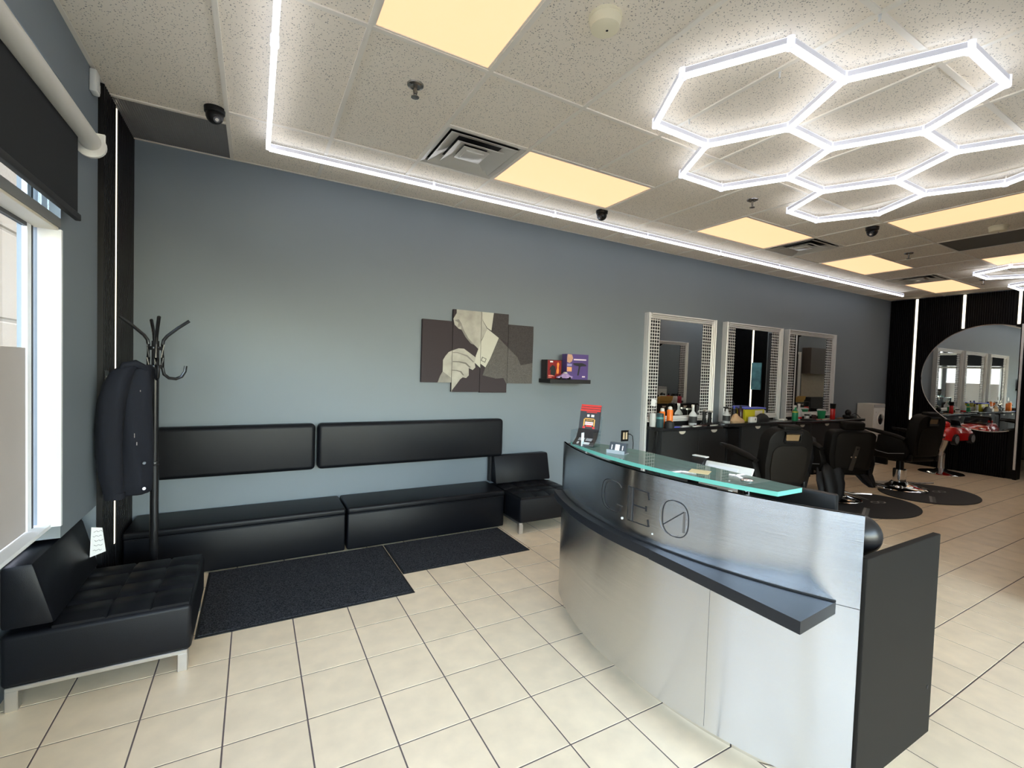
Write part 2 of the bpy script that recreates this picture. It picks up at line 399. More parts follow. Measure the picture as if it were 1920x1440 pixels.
for k in range(-2, 17):
    x0 = max(gx(k), XL) if k > -2 else XL; x1 = min(gx(k + 1), XR)
    rr = rows
    if k == -2: rr = [(-2.5, -0.06), (-0.06, 1.16), (1.16, 2.38), (2.38, 3.60), (3.60, YW)]
    for y0, y1 in rr:
        if k >= 7 and y1 < YF + 0.01: continue
        if not taken(x0, x1, y0, y1): ctile(x0, x1, y0, y1)
        else:
            ym = GY + G
            if y0 < ym < y1 and not taken(x0, x1, y0, ym): ctile(x0, x1, y0, ym)
def tee(x0, x1, y0, y1):
    obj('ceiling_tee', bx(B(), x0, x1, y0, y1, ZC - 0.004, ZC + 0.03), m_tee, ce, smooth=0)
tw = 0.012
for k in range(-1, 17):
    xk = gx(k); segs = [(-2.5 if k < 8 else YF, YW)]
    for a, b_, c, d in lights:
        if a + 0.1 < xk < b_ - 0.1: segs = [(segs[0][0], c), (d, segs[0][1])]
    for c, d in segs: obj('ceiling_tee', bx(B(), xk - tw, xk + tw, c, d, ZC - 0.005, ZC + 0.03), m_tee, ce, smooth=0)
for y in (GY - 4 * G, GY - 2 * G, GY, GY + 2 * G):
    tee(gx(-1) + tw, XR if y > YF else gx(7), y - tw, y + tw)
for k0, k1 in ((1, 4), (6, 9), (10, 12), (13, 16)): tee(gx(k0) + tw, gx(k1) - tw, GY + G - tw, GY + G + tw)
for y in (-0.06, 1.16, 2.38, 3.60): tee(XL, gx(-1) - tw, y - tw, y + tw)
obj('wall_angle', bx(B(), XL, XR, YW - 0.02, YW, ZC - 0.004, ZC + 0.0), m_tee, ce, smooth=0)
obj('wall_angle', bx(B(), XL, XL + 0.02, -2.5, YW, ZC - 0.004, ZC + 0.0), m_tee, ce, smooth=0)

# ---- walls
struct('wall_back', bx(B(), -0.93, 14.0, YW, 4.36, -0.12, 3.2), m_wall)
wl_ = B()
bx(wl_, -0.93, XL, 2.885, YW, 0.64, 3.2)            # pier beside the window
bx(wl_, -1.10, -0.93, -2.6, 3.44, -0.12, 0.66)      # recessed base below sill height
bx(wl_, -0.93, XL, 3.44, YW, -0.12, 0.64)
bx(wl_, -1.10, XL, -2.6, 2.885, 2.74, 3.2)          # head above the glazing
bx(wl_, -1.10, XL, -2.6, -2.3, 0.66, 2.74)
wleft = struct('wall_left', wl_, m_wall)
wr_ = B()
bx(wr_, XR, XR + 0.14, 2.43, YW, -0.12, 3.2)
bx(wr_, XR, XR + 0.14, 0.6, 1.75, -0.12, 3.2)
bx(wr_, XR, XR + 0.14, 1.75, 2.43, 2.55, 3.2)
wright = struct('wall_right', wr_, m_wall)
wf_ = B()
bx(wf_, 4.6, 14.0, YF - 0.14, YF, -0.12, 3.2); bx(wf_, 4.6, 4.74, -2.6, YF - 0.14, -0.12, 3.2)
bx(wf_, -1.1, 4.6, -2.74, -2.6, 2.75, 3.2); bx(wf_, -1.1, -0.6, -2.74, -2.6, -0.12, 2.75); bx(wf_, 4.3, 4.6, -2.74, -2.6, -0.12, 2.75)
struct('wall_front', wf_, m_wall)
bk = B(); bx(bk, 13.9, 14.0, 0.6, 4.3, -0.12, 3.2)
struct('wall_backroom', bk, mat('backroom_paint', (0.30, 0.26, 0.20), 0.7))
def fluted(x_face, y0, y1, z0, z1, sgn, pitch=0.028, depth=0.014, back=0.012):
    """ridged cladding on a wall of constant x; sgn = direction the ridges point"""
    t = bmesh.new(); n = max(1, round((y1 - y0) / pitch)); p = (y1 - y0) / n; pts = [(x_face, y0)]
    for i in range(n):
        a = y0 + i * p
        pts += [(x_face + sgn * back, a + 0.08 * p), (x_face + sgn * (back + depth), a + 0.22 * p), (x_face + sgn * (back + depth), a + 0.70 * p), (x_face + sgn * back, a + 0.84 * p)]
    pts += [(x_face + sgn * back, y1), (x_face, y1)]
    lo = [t.verts.new((x, y, z0)) for x, y in pts]; hi = [t.verts.new((x, y, z1)) for x, y in pts]
    for i in range(len(pts)):
        j = (i + 1) % len(pts); t.faces.new((lo[i], lo[j], hi[j], hi[i]))
    t.faces.new(hi); t.faces.new(lo[::-1])
    bmesh.ops.recalc_face_normals(t, faces=t.faces[:])
    return t
for a, b_ in ((3.45, 3.715), (3.765, YW - 0.002)):
    obj('fluted_panel', fluted(XL, a, b_, 0.0, 3.032, 1), m_flute, wleft, smooth=0)
for a, b_ in ((2.545, 3.135), (3.19, 3.785), (3.84, YW - 0.002), (0.862, 1.355), (1.405, 1.73)):
    obj('fluted_panel', fluted(XR, a, b_, 0.0, 3.032, -1), m_flute, wright, smooth=0)
for a, b_ in ((0.862, 1.73), (2.46, YW - 0.002)): obj('cladding_board', bx(B(), XR - 0.003, XR - 0.0005, a, b_, 0.0, 3.032), m_flute, wright, smooth=0)
obj('edge_trim', bx(B(), XR - 0.05, XR + 0.15, 2.415, 2.455, 0, 3.03), m_flute, wright, smooth=0)
obj('edge_trim', bx(B(), XR - 0.062, XR - 0.05, 2.425, 2.452, 0.16, 2.48), m_alum, wright, smooth=0)

# ---- window
win = struct('window_1', bx(B(), XL - 0.075, XL + 0.006, 2.872, 2.890, 0.70, 2.07), m_winframe)       # white side jamb
def wpart(name, *a, m=m_winframe): return obj(name, bx(B(), *a), m, win, smooth=0)
wpart('window_sill', -0.935, -0.815, -2.3, 2.885, 0.695, 0.712)
wpart('window_head', -0.885, XL - 0.004, -2.3, 2.872, 2.066, 2.078, m=mat('cream_reveal', (0.72, 0.66, 0.55), 0.6))
wpart('transom', -0.86, XL, -2.3, 2.885, 2.079, 2.122, m=mat('grey_transom', (0.22, 0.22, 0.22), 0.5))
for y in (2.835, 1.30, -0.35, -1.95):
    wpart('mullion', -0.884, -0.866, y - 0.045, y - 0.005, 0.712, 2.74)
    wpart('mullion_gasket', -0.884, -0.865, y - 0.003, y + 0.012, 0.712, 2.74, m=m_blackmat)
    if y < 2: wpart('pier', -0.865, -0.79, y + 0.013, y + 0.12, 0.712, 2.74, m=mat('added_dark_pier', (0.06, 0.06, 0.062), 0.5))  # unseen dark piers, added to put bands in the desk's steel reflection
wpart('frame_rail', -0.884, -0.866, -2.3, 2.785, 2.050, 2.066, m=mat('dark_rail', (0.06, 0.06, 0.065), 0.5))
ys = [2.79, 1.375, 1.255, -0.275, -0.395, -1.875, -1.995, -2.3]
for a, b_ in ((1.39, 2.785), (-0.27, 1.25), (-1.87, -0.40), (-2.3, -2.0)):
    obj('pane', bx(B(), -0.880, -0.875, a, b_, 0.715, 2.05), m_wglass, win, smooth=0)
    obj('pane', bx(B(), -0.83, -0.824, a, min(b_, 2.78), 2.122, 2.74), m_wglass, win, smooth=0)
obj('pane', bx(B(), -0.83, -0.824, 2.80, 2.883, 2.122, 2.74), m_wglass, win, smooth=0)

# ---- assumed glazed shopfront behind the viewer, added for fill daylight
win2 = struct('assumed_window', bx(B(), -0.6, 4.3, -2.72, -2.62, 2.66, 2.75), m_winframe)
for x in (-0.57, 0.65, 1.87, 3.09, 4.27): obj('mullion', bx(B(), x - 0.03, x + 0.03, -2.72, -2.62, 0.0, 2.66), m_winframe, win2, smooth=0)
obj('frame_rail', bx(B(), -0.6, 4.3, -2.72, -2.62, 0.0, 0.12), m_winframe, win2, smooth=0)
for a, b_ in ((-0.54, 0.62), (0.68, 1.84), (1.90, 3.06), (3.12, 4.24)): obj('pane', bx(B(), a, b_, -2.675, -2.669, 0.12, 2.66), m_wglass, win2, smooth=0)

# ---- outside
gm = mat('asphalt', (0.10, 0.10, 0.10), 0.9, noise=0.15, nscale=30)
g = struct('ground_outside', bx(bx(B(), -40, -1.1, -30, 40, -0.25, -0.13), -1.1, 16, -30, -2.74, -0.25, -0.13), gm)
m_conc = mat('speckled_concrete', (0.05, 0.049, 0.045), 0.9, noise=0.4, nscale=70, bump=0.3, bscale=120)
pc = thing('concrete_pillar', 'speckled concrete pillar outside, seen through the window at the left edge', 'pillar', (-1.72, 4.57, -0.13))
obj('mortar_core', bx(B(), -1.92, -1.51, 4.39, 4.75, -0.13, 3.58), mat('dark_mortar', (0.03, 0.03, 0.028), 0.9), pc, world=True, smooth=0)
for i in range(6):
    obj('concrete_block', bx(B(), -1.93, -1.5, 4.38, 4.76, -0.13 + i * 0.62, 0.475 + i * 0.62, 0.012, 1), m_conc, pc, world=True, smooth=0)
ov = obj('canopy', bx(B(), -3.2, -1.12, 4.3, 12.0, 3.62, 3.9), mat('tan_soffit', (0.25, 0.19, 0.13), 0.8)); center(ov)
tag(ov, 'tan roof overhang outside above the concrete pillar', 'canopy')
far_b = B(); bx(far_b, -22, -16, -20, 24, -0.13, 5.5)
fb = obj('far_building', far_b, mat('pale_stucco', (0.25, 0.24, 0.22), 0.9, noise=0.1, nscale=4)); center(fb)
tag(fb, 'low pale building across the lot outside the window', 'building')

# ================================================================== CEILING FITTINGS
pl = [('square-looking warm ceiling panel lit at the top edge of the picture', 4), ('warm ceiling light panel right beside the first air diffuser', 0), ('warm ceiling light panel left of the second air diffuser', 1),
      ('warm ceiling light panel, third along the row beside the grey wall', 2), ('warm ceiling light panel nearest the black fluted far wall', 3),
      ('long warm ceiling light panel right of the dome camera, cut by the picture edge', 5), ('warm ceiling light panel at the right edge behind the dark return panel', 6)]
for lab, i in pl:
    x0, x1, y0, y1 = lights[i]
    t = thing('ceiling_light', lab, 'ceiling light', ((x0 + x1) / 2, (y0 + y1) / 2, ZC), 0, 'warm ceiling light panels')
    f = B(); a = 0.022
    bx(f, x0 + tw, x1 - tw, y0 + tw, y0 + a, ZC, ZC + 0.02); bx(f, x0 + tw, x1 - tw, y1 - a, y1 - tw, ZC, ZC + 0.02)
    bx(f, x0 + tw, x0 + a, y0 + a, y1 - a, ZC, ZC + 0.02); bx(f, x1 - a, x1 - tw, y0 + a, y1 - a, ZC, ZC + 0.02)
    obj('frame', f, m_tee, t, world=True, smooth=0)
    obj('diffuser', bx(B(), x0 + a, x1 - a, y0 + a, y1 - a, ZC + 0.004, ZC + 0.012), m_panel, t, world=True, smooth=0)

m_diff = mat('air_diffuser_metal', (0.72, 0.68, 0.61), 0.3, 0.25)
dl = ['square stepped metal air diffuser nearest the LED corner', 'square stepped air diffuser beside the third light panel', 'small distant air diffuser before the last light panel']
def sq_ring(t, s0, z0, s1, z1):
    a = [t.verts.new((sx * s0, sy * s0, z0)) for sx, sy in ((-1, -1), (1, -1), (1, 1), (-1, 1))]
    b_ = [t.verts.new((sx * s1, sy * s1, z1)) for sx, sy in ((-1, -1), (1, -1), (1, 1), (-1, 1))]
    for i in range(4): t.faces.new((a[i], a[(i + 1) % 4], b_[(i + 1) % 4], b_[i]))
def ring_solid(s0, z0, s1, z1, th=0.003):
    t = B(); sq_ring(t, s0, z0, s1, z1); sq_ring(t, s0, z0 + th, s1, z1 + th); sq_ring(t, s0, z0, s0, z0 + th); sq_ring(t, s1, z1, s1, z1 + th)
    bmesh.ops.recalc_face_normals(t, faces=t.faces[:]); return t
for lab, (x0, x1, y0, y1) in zip(dl, grilles):
    t = thing('air_diffuser', lab, 'air vent', ((x0 + x1) / 2, (y0 + y1) / 2, ZC), 0, 'ceiling air diffusers')
    obj('throat', bx(B(), -0.27, 0.27, -0.27, 0.27, 0.03, 0.034), m_blackmat, t, smooth=0)
    obj('frame', ring_solid(0.292, -0.002, 0.262, 0.006), m_diff, t, smooth=0)
    for s, z in ((0.25, -0.004), (0.175, -0.012)): obj('louvre', ring_solid(s, z, s - 0.085, z + 0.032), m_diff, t, smooth=0)
    c_ = B(); bx(c_, -0.07, 0.07, -0.07, 0.07, -0.012, 0.0, 0.004); bx(c_, -0.10, 0.10, -0.10, 0.10, -0.002, 0.004, 0.002)
    obj('core', c_, m_diff, t)
# ribbed return tile in the corner, dark return panel
x0, x1, y0, y1 = blanks[1]
t = thing('return_grille', 'ribbed grey return grille in the ceiling corner above the coat rack', 'air vent', ((x0 + x1) / 2, (y0 + y1) / 2, ZC))
m_rib = mat('ribbed_grey_plastic', (0.26, 0.25, 0.24), 0.3)
obj('backing', bx(B(), x0 + 0.01, x1 - tw, y0 + tw, y1 - 0.01, ZC + 0.008, ZC + 0.014), m_rib, t, world=True, smooth=0)
rb = B(); n = 44
for i in range(n):
    xx = x0 + 0.02 + (x1 - x0 - 0.045) * i / n
    bx(rb, xx, xx + 0.006, y0 + 0.02, y1 - 0.02, ZC + 0.002, ZC + 0.009)
o = obj('ribs', rb, m_rib, t, world=True, smooth=0)
x0, x1, y0, y1 = blanks[0]
t = thing('return_air_vent', 'dark grey perforated return panel between two long light panels', 'air vent', ((x0 + x1) / 2, (y0 + y1) / 2, ZC))
m_dk = mat('dark_return_mesh', (0.13, 0.12, 0.10), 0.7)
obj('mesh_panel', bx(B(), x0 + 0.03, x1 - 0.03, y0 + 0.03, y1 - 0.03, ZC + 0.004, ZC + 0.01), m_dk, t, world=True, smooth=0)
f = B(); bx(f, x0 + tw, x1 - tw, y0 + tw, y0 + 0.03, ZC, ZC + 0.012); bx(f, x0 + tw, x1 - tw, y1 - 0.03, y1 - tw, ZC, ZC + 0.012)
bx(f, x0 + tw, x0 + 0.03, y0 + 0.03, y1 - 0.03, ZC, ZC + 0.012); bx(f, x1 - 0.03, x1 - tw, y0 + 0.03, y1 - 0.03, ZC, ZC + 0.012)
obj('frame', f, m_dk, t, world=True, smooth=0)

# sprinklers
for lab, x, y in (('fire sprinkler in the tile next to the top light panel', 0.751, 2.537), ('fire sprinkler below the front hexagon light', 3.765, 2.547),
                  ('tiny fire sprinkler past the black dome camera by the small light panel', 6.814, 2.56), ('tiny sprinkler near the far hexagon light', 9.35, 2.60)):
    t = thing('sprinkler', lab, 'sprinkler', (x, y, ZC), 0, 'ceiling sprinklers')
    obj('escutcheon', lathe(B(), [(0.012, -0.004), (0.03, -0.010), (0.044, -0.004), (0.046, 0.003)]), mat('dark_chrome', (0.32, 0.30, 0.28), 0.25, 1.0), t)
    s = B(); cyl(s, (0, 0, 0), (0, 0, -0.045), 0.011, 0.008, 10); cyl(s, (0.011, 0, -0.03), (0.006, 0, -0.062), 0.003, n=6); cyl(s, (-0.011, 0, -0.03), (-0.006, 0, -0.062), 0.003, n=6)
    obj('frame_arms', s, MATS['dark_chrome'], t)
    obj('deflector', lathe(B(), [(0.004, -0.061), (0.022, -0.063), (0.022, -0.066), (0.004, -0.069)]), MATS['dark_chrome'], t)
# detectors
for lab, x, y in (('cream round smoke detector at the top of the picture', 1.311, 1.618), ('small distant smoke detector by the dark return panel', 6.299, 1.669)):
    t = thing('smoke_detector', lab, 'smoke detector', (x, y, ZC), 0, 'ceiling smoke detectors')
    obj('housing', lathe(B(), [(0.045, -0.052), (0.062, -0.047), (0.066, -0.030), (0.068, -0.012)], n=32), mat('ivory_plastic', (0.92, 0.83, 0.60), 0.4), t)
    obj('base_ring', lathe(B(), [(0.069, -0.012), (0.072, -0.010), (0.072, 0.003)], n=32), MATS['ivory_plastic'], t)
    obj('indicator', lathe(B(), [(0.004, -0.0535), (0.006, -0.052), (0.006, -0.049)], (0.012, 0, 0), n=10), m_blackpl, t)
# dome cameras
for lab, x, y, az in (('black dome security camera by the return grille in the left corner', -0.235, 3.44, -70), ('small black dome camera at the corner of the second light panel', 2.885, 3.50, 200),
                      ('black dome camera hanging beside the long right-hand light panel', 5.40, 2.34, 190)):
    t = thing('dome_camera', lab, 'security camera', (x, y, ZC), math.radians(az), 'black dome cameras')
    obj('collar', lathe(B(), [(0.050, -0.030), (0.055, -0.026), (0.057, 0.003)], n=28), m_blackpl, t)
    obj('eyeball', sph(B(), (0, 0, -0.042), 0.048, n=24), m_blackpl, t)
    ln = B(); cyl(ln, (0.026, 0, -0.062), (0.044, 0, -0.078), 0.019, n=18)
    le = obj('lens', ln, mat('lens_ring', (0.10, 0.10, 0.11), 0.2), t)
    obj('glass', cyl(B(), (0.042, 0, -0.0765), (0.0455, 0, -0.0795), 0.010, n=14), mat('lens_glass', (0.5, 0.5, 0.55), 0.05, 0.9), le)
# round ceiling speaker near the LED line
sp = obj('ceiling_speaker', lathe(B(), [(0.055, -0.004), (0.075, -0.010), (0.085, -0.006), (0.088, 0.003)], n=28), m_tee); sp.location = (3.66, 3.93, ZC)
tag(sp, 'flush round speaker ring in the ceiling edge above the mirrors', 'speaker')
# hooks
for lab, x, y in (('white loop hook inside the first light hexagon, far end', 2.285, 1.432), ('white loop hook inside the first hexagon near its left corner', 2.262, 1.965), ('white hook on the ceiling grid at the top right', 2.27, 1.00)):
    t = B()
    tube(t, [(0.011 * math.cos(a), 0, -0.018 + 0.011 * math.sin(a)) for a in [2 * PI * i / 14 for i in range(15)]], 0.004, 8)
    bx(t, -0.006, 0.006, -0.006, 0.006, -0.008, -0.002)
    h = obj('ceiling_hook', t, m_white); h.location = (x, y, ZC); h.rotation_euler = (0, 0, 0.6); tag(h, lab, 'hook', 'white ceiling hooks')

# ---- LED tubes
def tube_parts(parent, p0, p1, zt=2.966, inset=0.014):
    """square LED batten: lit lower half and grey housing above"""
    p0 = Vector((*p0, 0)); p1 = Vector((*p1, 0)); d = p1 - p0; L = d.length; a = math.atan2(d.y, d.x)
    M = Matrix.Translation(p0) @ Matrix.Rotation(a, 4, 'Z')
    h = obj('housing', bx(B(), inset, L - inset, -0.014, 0.014, zt + 0.018, zt + 0.044, M=M), m_tubebody, parent, world=True, smooth=0)
    obj('light_bar', bx(B(), inset, L - inset, -0.013, 0.013, zt, zt + 0.018, 0.004, 2, M=M), m_tube, h, world=True, smooth=0)
    obj('back_light', bx(B(), inset, L - inset, -0.011, 0.011, zt + 0.0442, zt + 0.048, M=M), m_glow, h, world=True, smooth=0)
    return h
def connector(parent, x, y, zt=2.966):
    b_ = B(); cyl(b_, (x, y, zt - 0.003), (x, y, zt + 0.05), 0.019, n=8)
    obj('connector', b_, m_clear, parent, world=True)
    cl = B(); cyl(cl, (x, y, zt + 0.05), (x, y, ZC - 0.003), 0.004, n=6)
    return obj('ceiling_clip', cl, m_tee, parent, world=True)
def hexlight(centers, label, dx=0, dy=0):
    s = 0.457; nodes = {}; edges = set()
    for cx, cy in centers:
        vs = []
        for i in range(6):
            a = PI / 3 * i; x = cx + s * math.cos(a); y = cy + s * math.sin(a); key = None
            for k in nodes:
                if abs(nodes[k][0] - x) < 0.05 and abs(nodes[k][1] - y) < 0.05: key = k
            if key is None: key = len(nodes); nodes[key] = (x, y)
            vs.append(key)
        for i in range(6): edges.add(tuple(sorted((vs[i], vs[(i + 1) % 6]))))
    xs = [p[0] for p in nodes.values()]; ys_ = [p[1] for p in nodes.values()]
    t = thing('hexagon_light', label, 'ceiling light', (sum(xs) / len(xs), sum(ys_) / len(ys_), 2.966), 0, 'hexagon grid lights')
    for a, b_ in sorted(edges): tube_parts(t, nodes[a], nodes[b_])
    for k in nodes: connector(t, *nodes[k])
    return t
r3 = 0.457 * math.sqrt(3) / 2; yc = 1.645
hexlight([(2.29, yc), (2.9755, yc - r3), (2.9755, yc + r3), (3.661, yc), (4.3465, yc - r3), (4.3465, yc + r3)], 'large white honeycomb LED light over the reception desk')
hexlight([(8.67, yc - r3), (8.67, yc + r3), (9.355, yc), (10.04, yc - r3), (10.04, yc + r3)], 'distant honeycomb LED light near the black far wall')
p = 1.205; names = ['along the wall line starting at the LED corner', 'above the long bench, second from the corner', 'over the canvas pictures, third from the corner', 'above the small wall shelf, fourth from the corner',
                    'over the first salon mirror, fifth from the corner', 'over the second salon mirror, sixth from the corner', 'over the third salon mirror, seventh from the corner', 'last of the line before the black wall']
runs = [((0.062 + i * p, 3.695), (0.062 + (i + 1) * p, 3.695), 'white LED tube ' + names[i]) for i in range(8)]
runs += [((0.062, 3.695), (0.062, 2.475), 'white LED tube running toward the viewer from the LED corner'), ((0.062, 2.475), (0.062, 1.255), 'white LED tube cut by the top edge of the picture')]
for a, b_, lab in runs:
    t = thing('led_tube', lab, 'light tube', ((a[0] + b_[0]) / 2, (a[1] + b_[1]) / 2, 2.966), 0, 'perimeter LED tubes')
    tube_parts(t, a, b_, inset=0.006); connector(t, *b_)

# ---- vertical LED strips
def vstrip(x, y, z0, z1, sgn, lab, w=0.009):
    t = thing('led_strip', lab, 'light strip', (x, y, z0), 0, 'vertical wall LED strips')
    obj('channel', bx(B(), min(x, x + sgn * 0.012), max(x, x + sgn * 0.012), y - w - 0.006, y + w + 0.006, z0, z1), m_blackmat, t, world=True, smooth=0)
    obj('light_bar', bx(B(), min(x + sgn * 0.0122, x + sgn * 0.024), max(x + sgn * 0.0122, x + sgn * 0.024), y - w, y + w, z0 + 0.01, z1 - 0.004, 0.003, 1), m_strip, t, world=True)
vstrip(XL, 3.74, 0.30, 3.03, 1, 'warm LED strip in the fluted panel behind the coat rack')
vstrip(XR, 3.8125, 0.80, 3.03, -1, 'tall LED strip on the far wall left of the round mirror', 0.018)
vstrip(XR, 3.1625, 2.44, 3.03, -1, 'short LED strip above the round mirror', 0.018)
vstrip(XR, 2.50, 2.475, 3.03, -1, 'short LED strip at the end of the far wall', 0.018)
vstrip(XR, 1.38, 0.10, 3.03, -1, 'LED strip seen reflected in the second salon mirror', 0.018)

# ================================================================== LEFT CORNER
# roller blind
t = thing('roller_blind', 'dark roller blind with pale tube hanging over the window', 'blind', (-0.735, 1.9, 2.14))
obj('roller_tube', cyl(B(), (-0.728, -0.4, 2.565), (-0.728, 3.08, 2.565), 0.043, n=28), mat('blind_tube', (0.62, 0.60, 0.55), 0.45), t, world=True)
br = B(); bx(br, XL, -0.672, 3.08, 3.092, 2.515, 2.615, 0.004, 1); cyl(br, (-0.728, 3.075, 2.55), (-0.728, 3.092, 2.55), 0.062, n=24)
obj('bracket', br, m_white, t, world=True)
m_blind = mat('charcoal_blind_fabric', (0.008, 0.010, 0.013), 0.9, noise=0.1, nscale=60)
obj('fabric', bx(B(), -0.742, -0.738, -0.38, 2.93, 2.165, 2.56), m_blind, t, world=True, smooth=0)
obj('bottom_bar', bx(B(), -0.752, -0.728, -0.38, 2.945, 2.135, 2.167, 0.005, 2), m_blackmat, t, world=True)
# motion sensor
t = thing('motion_sensor', 'small white alarm sensor high on the wall above the blind', 'sensor', (XL, 3.32, 2.93))
obj('housing', prism(B(), [(3.285, 2.905), (3.355, 2.905), (3.355, 3.025), (3.285, 3.025)], XL, XL + 0.032, 'x', bev=0.008), m_white, t, world=True)
obj('lens', bx(B(), XL + 0.032, XL + 0.035, 3.298, 3.342, 2.92, 2.965, 0.001, 1), mat('sensor_lens', (0.6, 0.6, 0.58), 0.3), t, world=True)
# paper covering the lower window
ps = obj('window_board', bx(B(), -0.8745, -0.8705, 1.40, 2.784, 0.715, 1.525), mat('pale_board', (0.46, 0.42, 0.40), 0.9, noise=0.06, nscale=5), smooth=0); center(ps)
tag(ps, 'pale grey-pink board covering the lower window pane', 'board')
# switch on the fluted panel
t = thing('light_switch', 'black double light switch on the fluted panel above the coat', 'switch', (-0.757, 3.50, 1.30))
obj('plate', bx(B(), -0.760, -0.752, 3.455, 3.545, 1.295, 1.415, 0.003, 1), m_blackpl, t, world=True)
for y in (3.487, 3.514): obj('rocker', bx(B(), -0.752, -0.746, y - 0.010, y + 0.010, 1.322, 1.385, 0.002, 1), m_satin, t, world=True)

# floor mats; the widest is unseen, added to cut light bouncing off the floor
for lab, x0, x1, y0, y1, z in (('charcoal entrance mat in front of the left lounge chair', -0.262, 0.947, 2.912, 3.80, 0.0), ('charcoal entrance mat below the right half of the long bench', 0.952, 2.02, 3.21, 3.80, 0.0), ('very wide unseen charcoal mat added behind the viewer to cut floor bounce', -0.6, 4.3, -2.55, -0.35, 0.0)):
    t = thing('floor_mat', lab, 'mat', ((x0 + x1) / 2, (y0 + y1) / 2, 0), 0, 'charcoal floor mats')
    obj('edge_border', bx(B(), x0, x1, y0, y1, 0.0, 0.005, 0.002, 1), m_blackmat, t, world=True)
    obj('pile', bx(B(), x0 + 0.012, x1 - 0.012, y0 + 0.012, y1 - 0.012, 0.005, 0.010, 0.003, 1), m_rugm, t, world=True)

# benches
for lab, x0, x1 in (('low black leather bench, left half, beside the coat rack', -0.735, 0.648), ('low black leather bench, right half, next to the lounge chair', 0.664, 2.085)):
    t = thing('bench', lab, 'bench', ((x0 + x1) / 2, 4.0, 0), 0, 'black waiting benches')
    s = B(); bx(s, x0, x1, 3.80, 4.205, 0.0105, 0.30, 0.012, 3)
    obj('base', s, m_leather, t, world=True)
    s = B(); bx(s, x0 - 0.002, x1 + 0.002, 3.79, 4.207, 0.298, 0.352, 0.018, 4)
    obj('seat_cushion', s, m_leather, t, world=True)
    obj('piping', tube(B(), [(x0 + 0.01, 3.7925, 0.300), (x1 - 0.01, 3.7925, 0.300)], 0.0045, 8), m_leather, t, world=True)
for lab, x0, x1 in (('padded black backrest on the wall behind the coat rack', -0.70, 0.449), ('long padded black backrest on the wall right of the seam', 0.467, 2.215)):
    t = thing('wall_cushion', lab, 'cushion', ((x0 + x1) / 2, 4.15, 0.61), 0, 'wall-mounted back cushions')
    obj('pad', bx(B(), x0, x1, 4.095, 4.205, 0.612, 0.995, 0.035, 5), m_leather, t, world=True)
    obj('mounting_board', bx(B(), x0 + 0.03, x1 - 0.03, 4.203, 4.2139, 0.64, 0.97), m_blackmat, t, world=True)
    if x0 > 0: obj('end_post', bx(B(), x1 - 0.115, x1 - 0.055, 4.15, 4.2135, 0.352, 0.64, 0.003, 1), m_blackmat, t, world=True)

# lounge chairs (front faces local -y, back at +y)
def lounge_chair(lab, loc, rz):
    t = thing('lounge_chair', lab, 'chair', loc, rz, 'armless black lounge chairs')
    w = 0.325; d = 0.328
    obj('seat_base', bx(B(), -w, w, -d, d, 0.10, 0.325, 0.022, 4), m_leather, t)
    # quilted seat top: dips along the seams
    gxs = sorted({-w + 0.012, w - 0.012} | {s + o for s in (-0.155, 0.0, 0.155) for o in (-0.009, 0, 0.009)} | {-0.24, -0.08, 0.08, 0.24})
    gys = sorted({-d + 0.012, 0.17} | {s + o for s in (-0.17, -0.01) for o in (-0.009, 0, 0.009)} | {-0.25, -0.09, 0.08})
    q = B(); V = []
    for y in gys:
        row = []
        for x in gxs:
            edge = min(x + w - 0.012, w - 0.012 - x, y + d - 0.012)
            z = 0.346 if edge > 0.02 else 0.334 + 0.6 * max(edge, 0)
            if any(abs(x - s) < 1e-6 for s in (-0.155, 0.0, 0.155)) or any(abs(y - s) < 1e-6 for s in (-0.17, -0.01)): z -= 0.009
            row.append(q.verts.new((x, y, z)))
        V.append(row)
    for a, b_ in zip(V, V[1:]):
        for i in range(len(gxs) - 1): q.faces.new((a[i], a[i + 1], b_[i + 1], b_[i]))
    ext = bmesh.ops.extrude_face_region(q, geom=q.faces[:])
    for v in [e for e in ext['geom'] if isinstance(e, bmesh.types.BMVert)]: v.co.z = 0.32
    bmesh.ops.recalc_face_normals(q, faces=q.faces[:])
    obj('seat_cushion', q, m_leather, t, smooth=60)
    obj('backrest', prism(B(), [(0.155, 0.347), (d, 0.347), (d, 0.615), (0.225, 0.622)], -w, w, 'x', bev=0.018), m_leather, t)
    for sx in (-1, 1):
        f = B(); bx(f, sx * (w - 0.02) - 0.018, sx * (w - 0.02) + 0.018, -d + 0.015, d - 0.015, 0.085, 0.105, 0.003, 1)
        obj('side_rail', f, m_satin, t)
    for sx in (-1, 1):
        for sy in (-1, 1):
            x = sx * (w - 0.025); y = sy * (d - 0.035)
            obj('leg', bx(B(), x - 0.021, x + 0.021, y - 0.021, y + 0.021, 0.0, 0.088, 0.003, 1), m_satin, t)
    return t
lounge_chair('black lounge chair at the left edge, back to the window', (-0.577, 2.957, 0), PI / 2)
lounge_chair('small black lounge chair at the right end of the bench', (2.44, 3.877, 0), 0)
nt_ = obj('paper_note', prism(B(), [(-0.02, 0.0), (0.045, 0.02), (0.012, 0.155), (-0.035, 0.165)], -0.001, 0.001, 'y'), m_paper, smooth=0)
nt_.location = (-0.735, 3.20, 0.425); nt_.rotation_euler = (0.1, 0.1, 0.5); tag(nt_, 'white handwritten paper slip hanging on the left lounge chair back', 'paper')
sc_ = B()
for i in range(5):
    z = 0.035 + i * 0.026
    tube(sc_, [(-0.012 + 0.006 * k - 0.01 * (z > 0.1), -0.0022, z + 0.004 * math.sin(k * 2.1 + i)) for k in range(7)], 0.0009, 4)
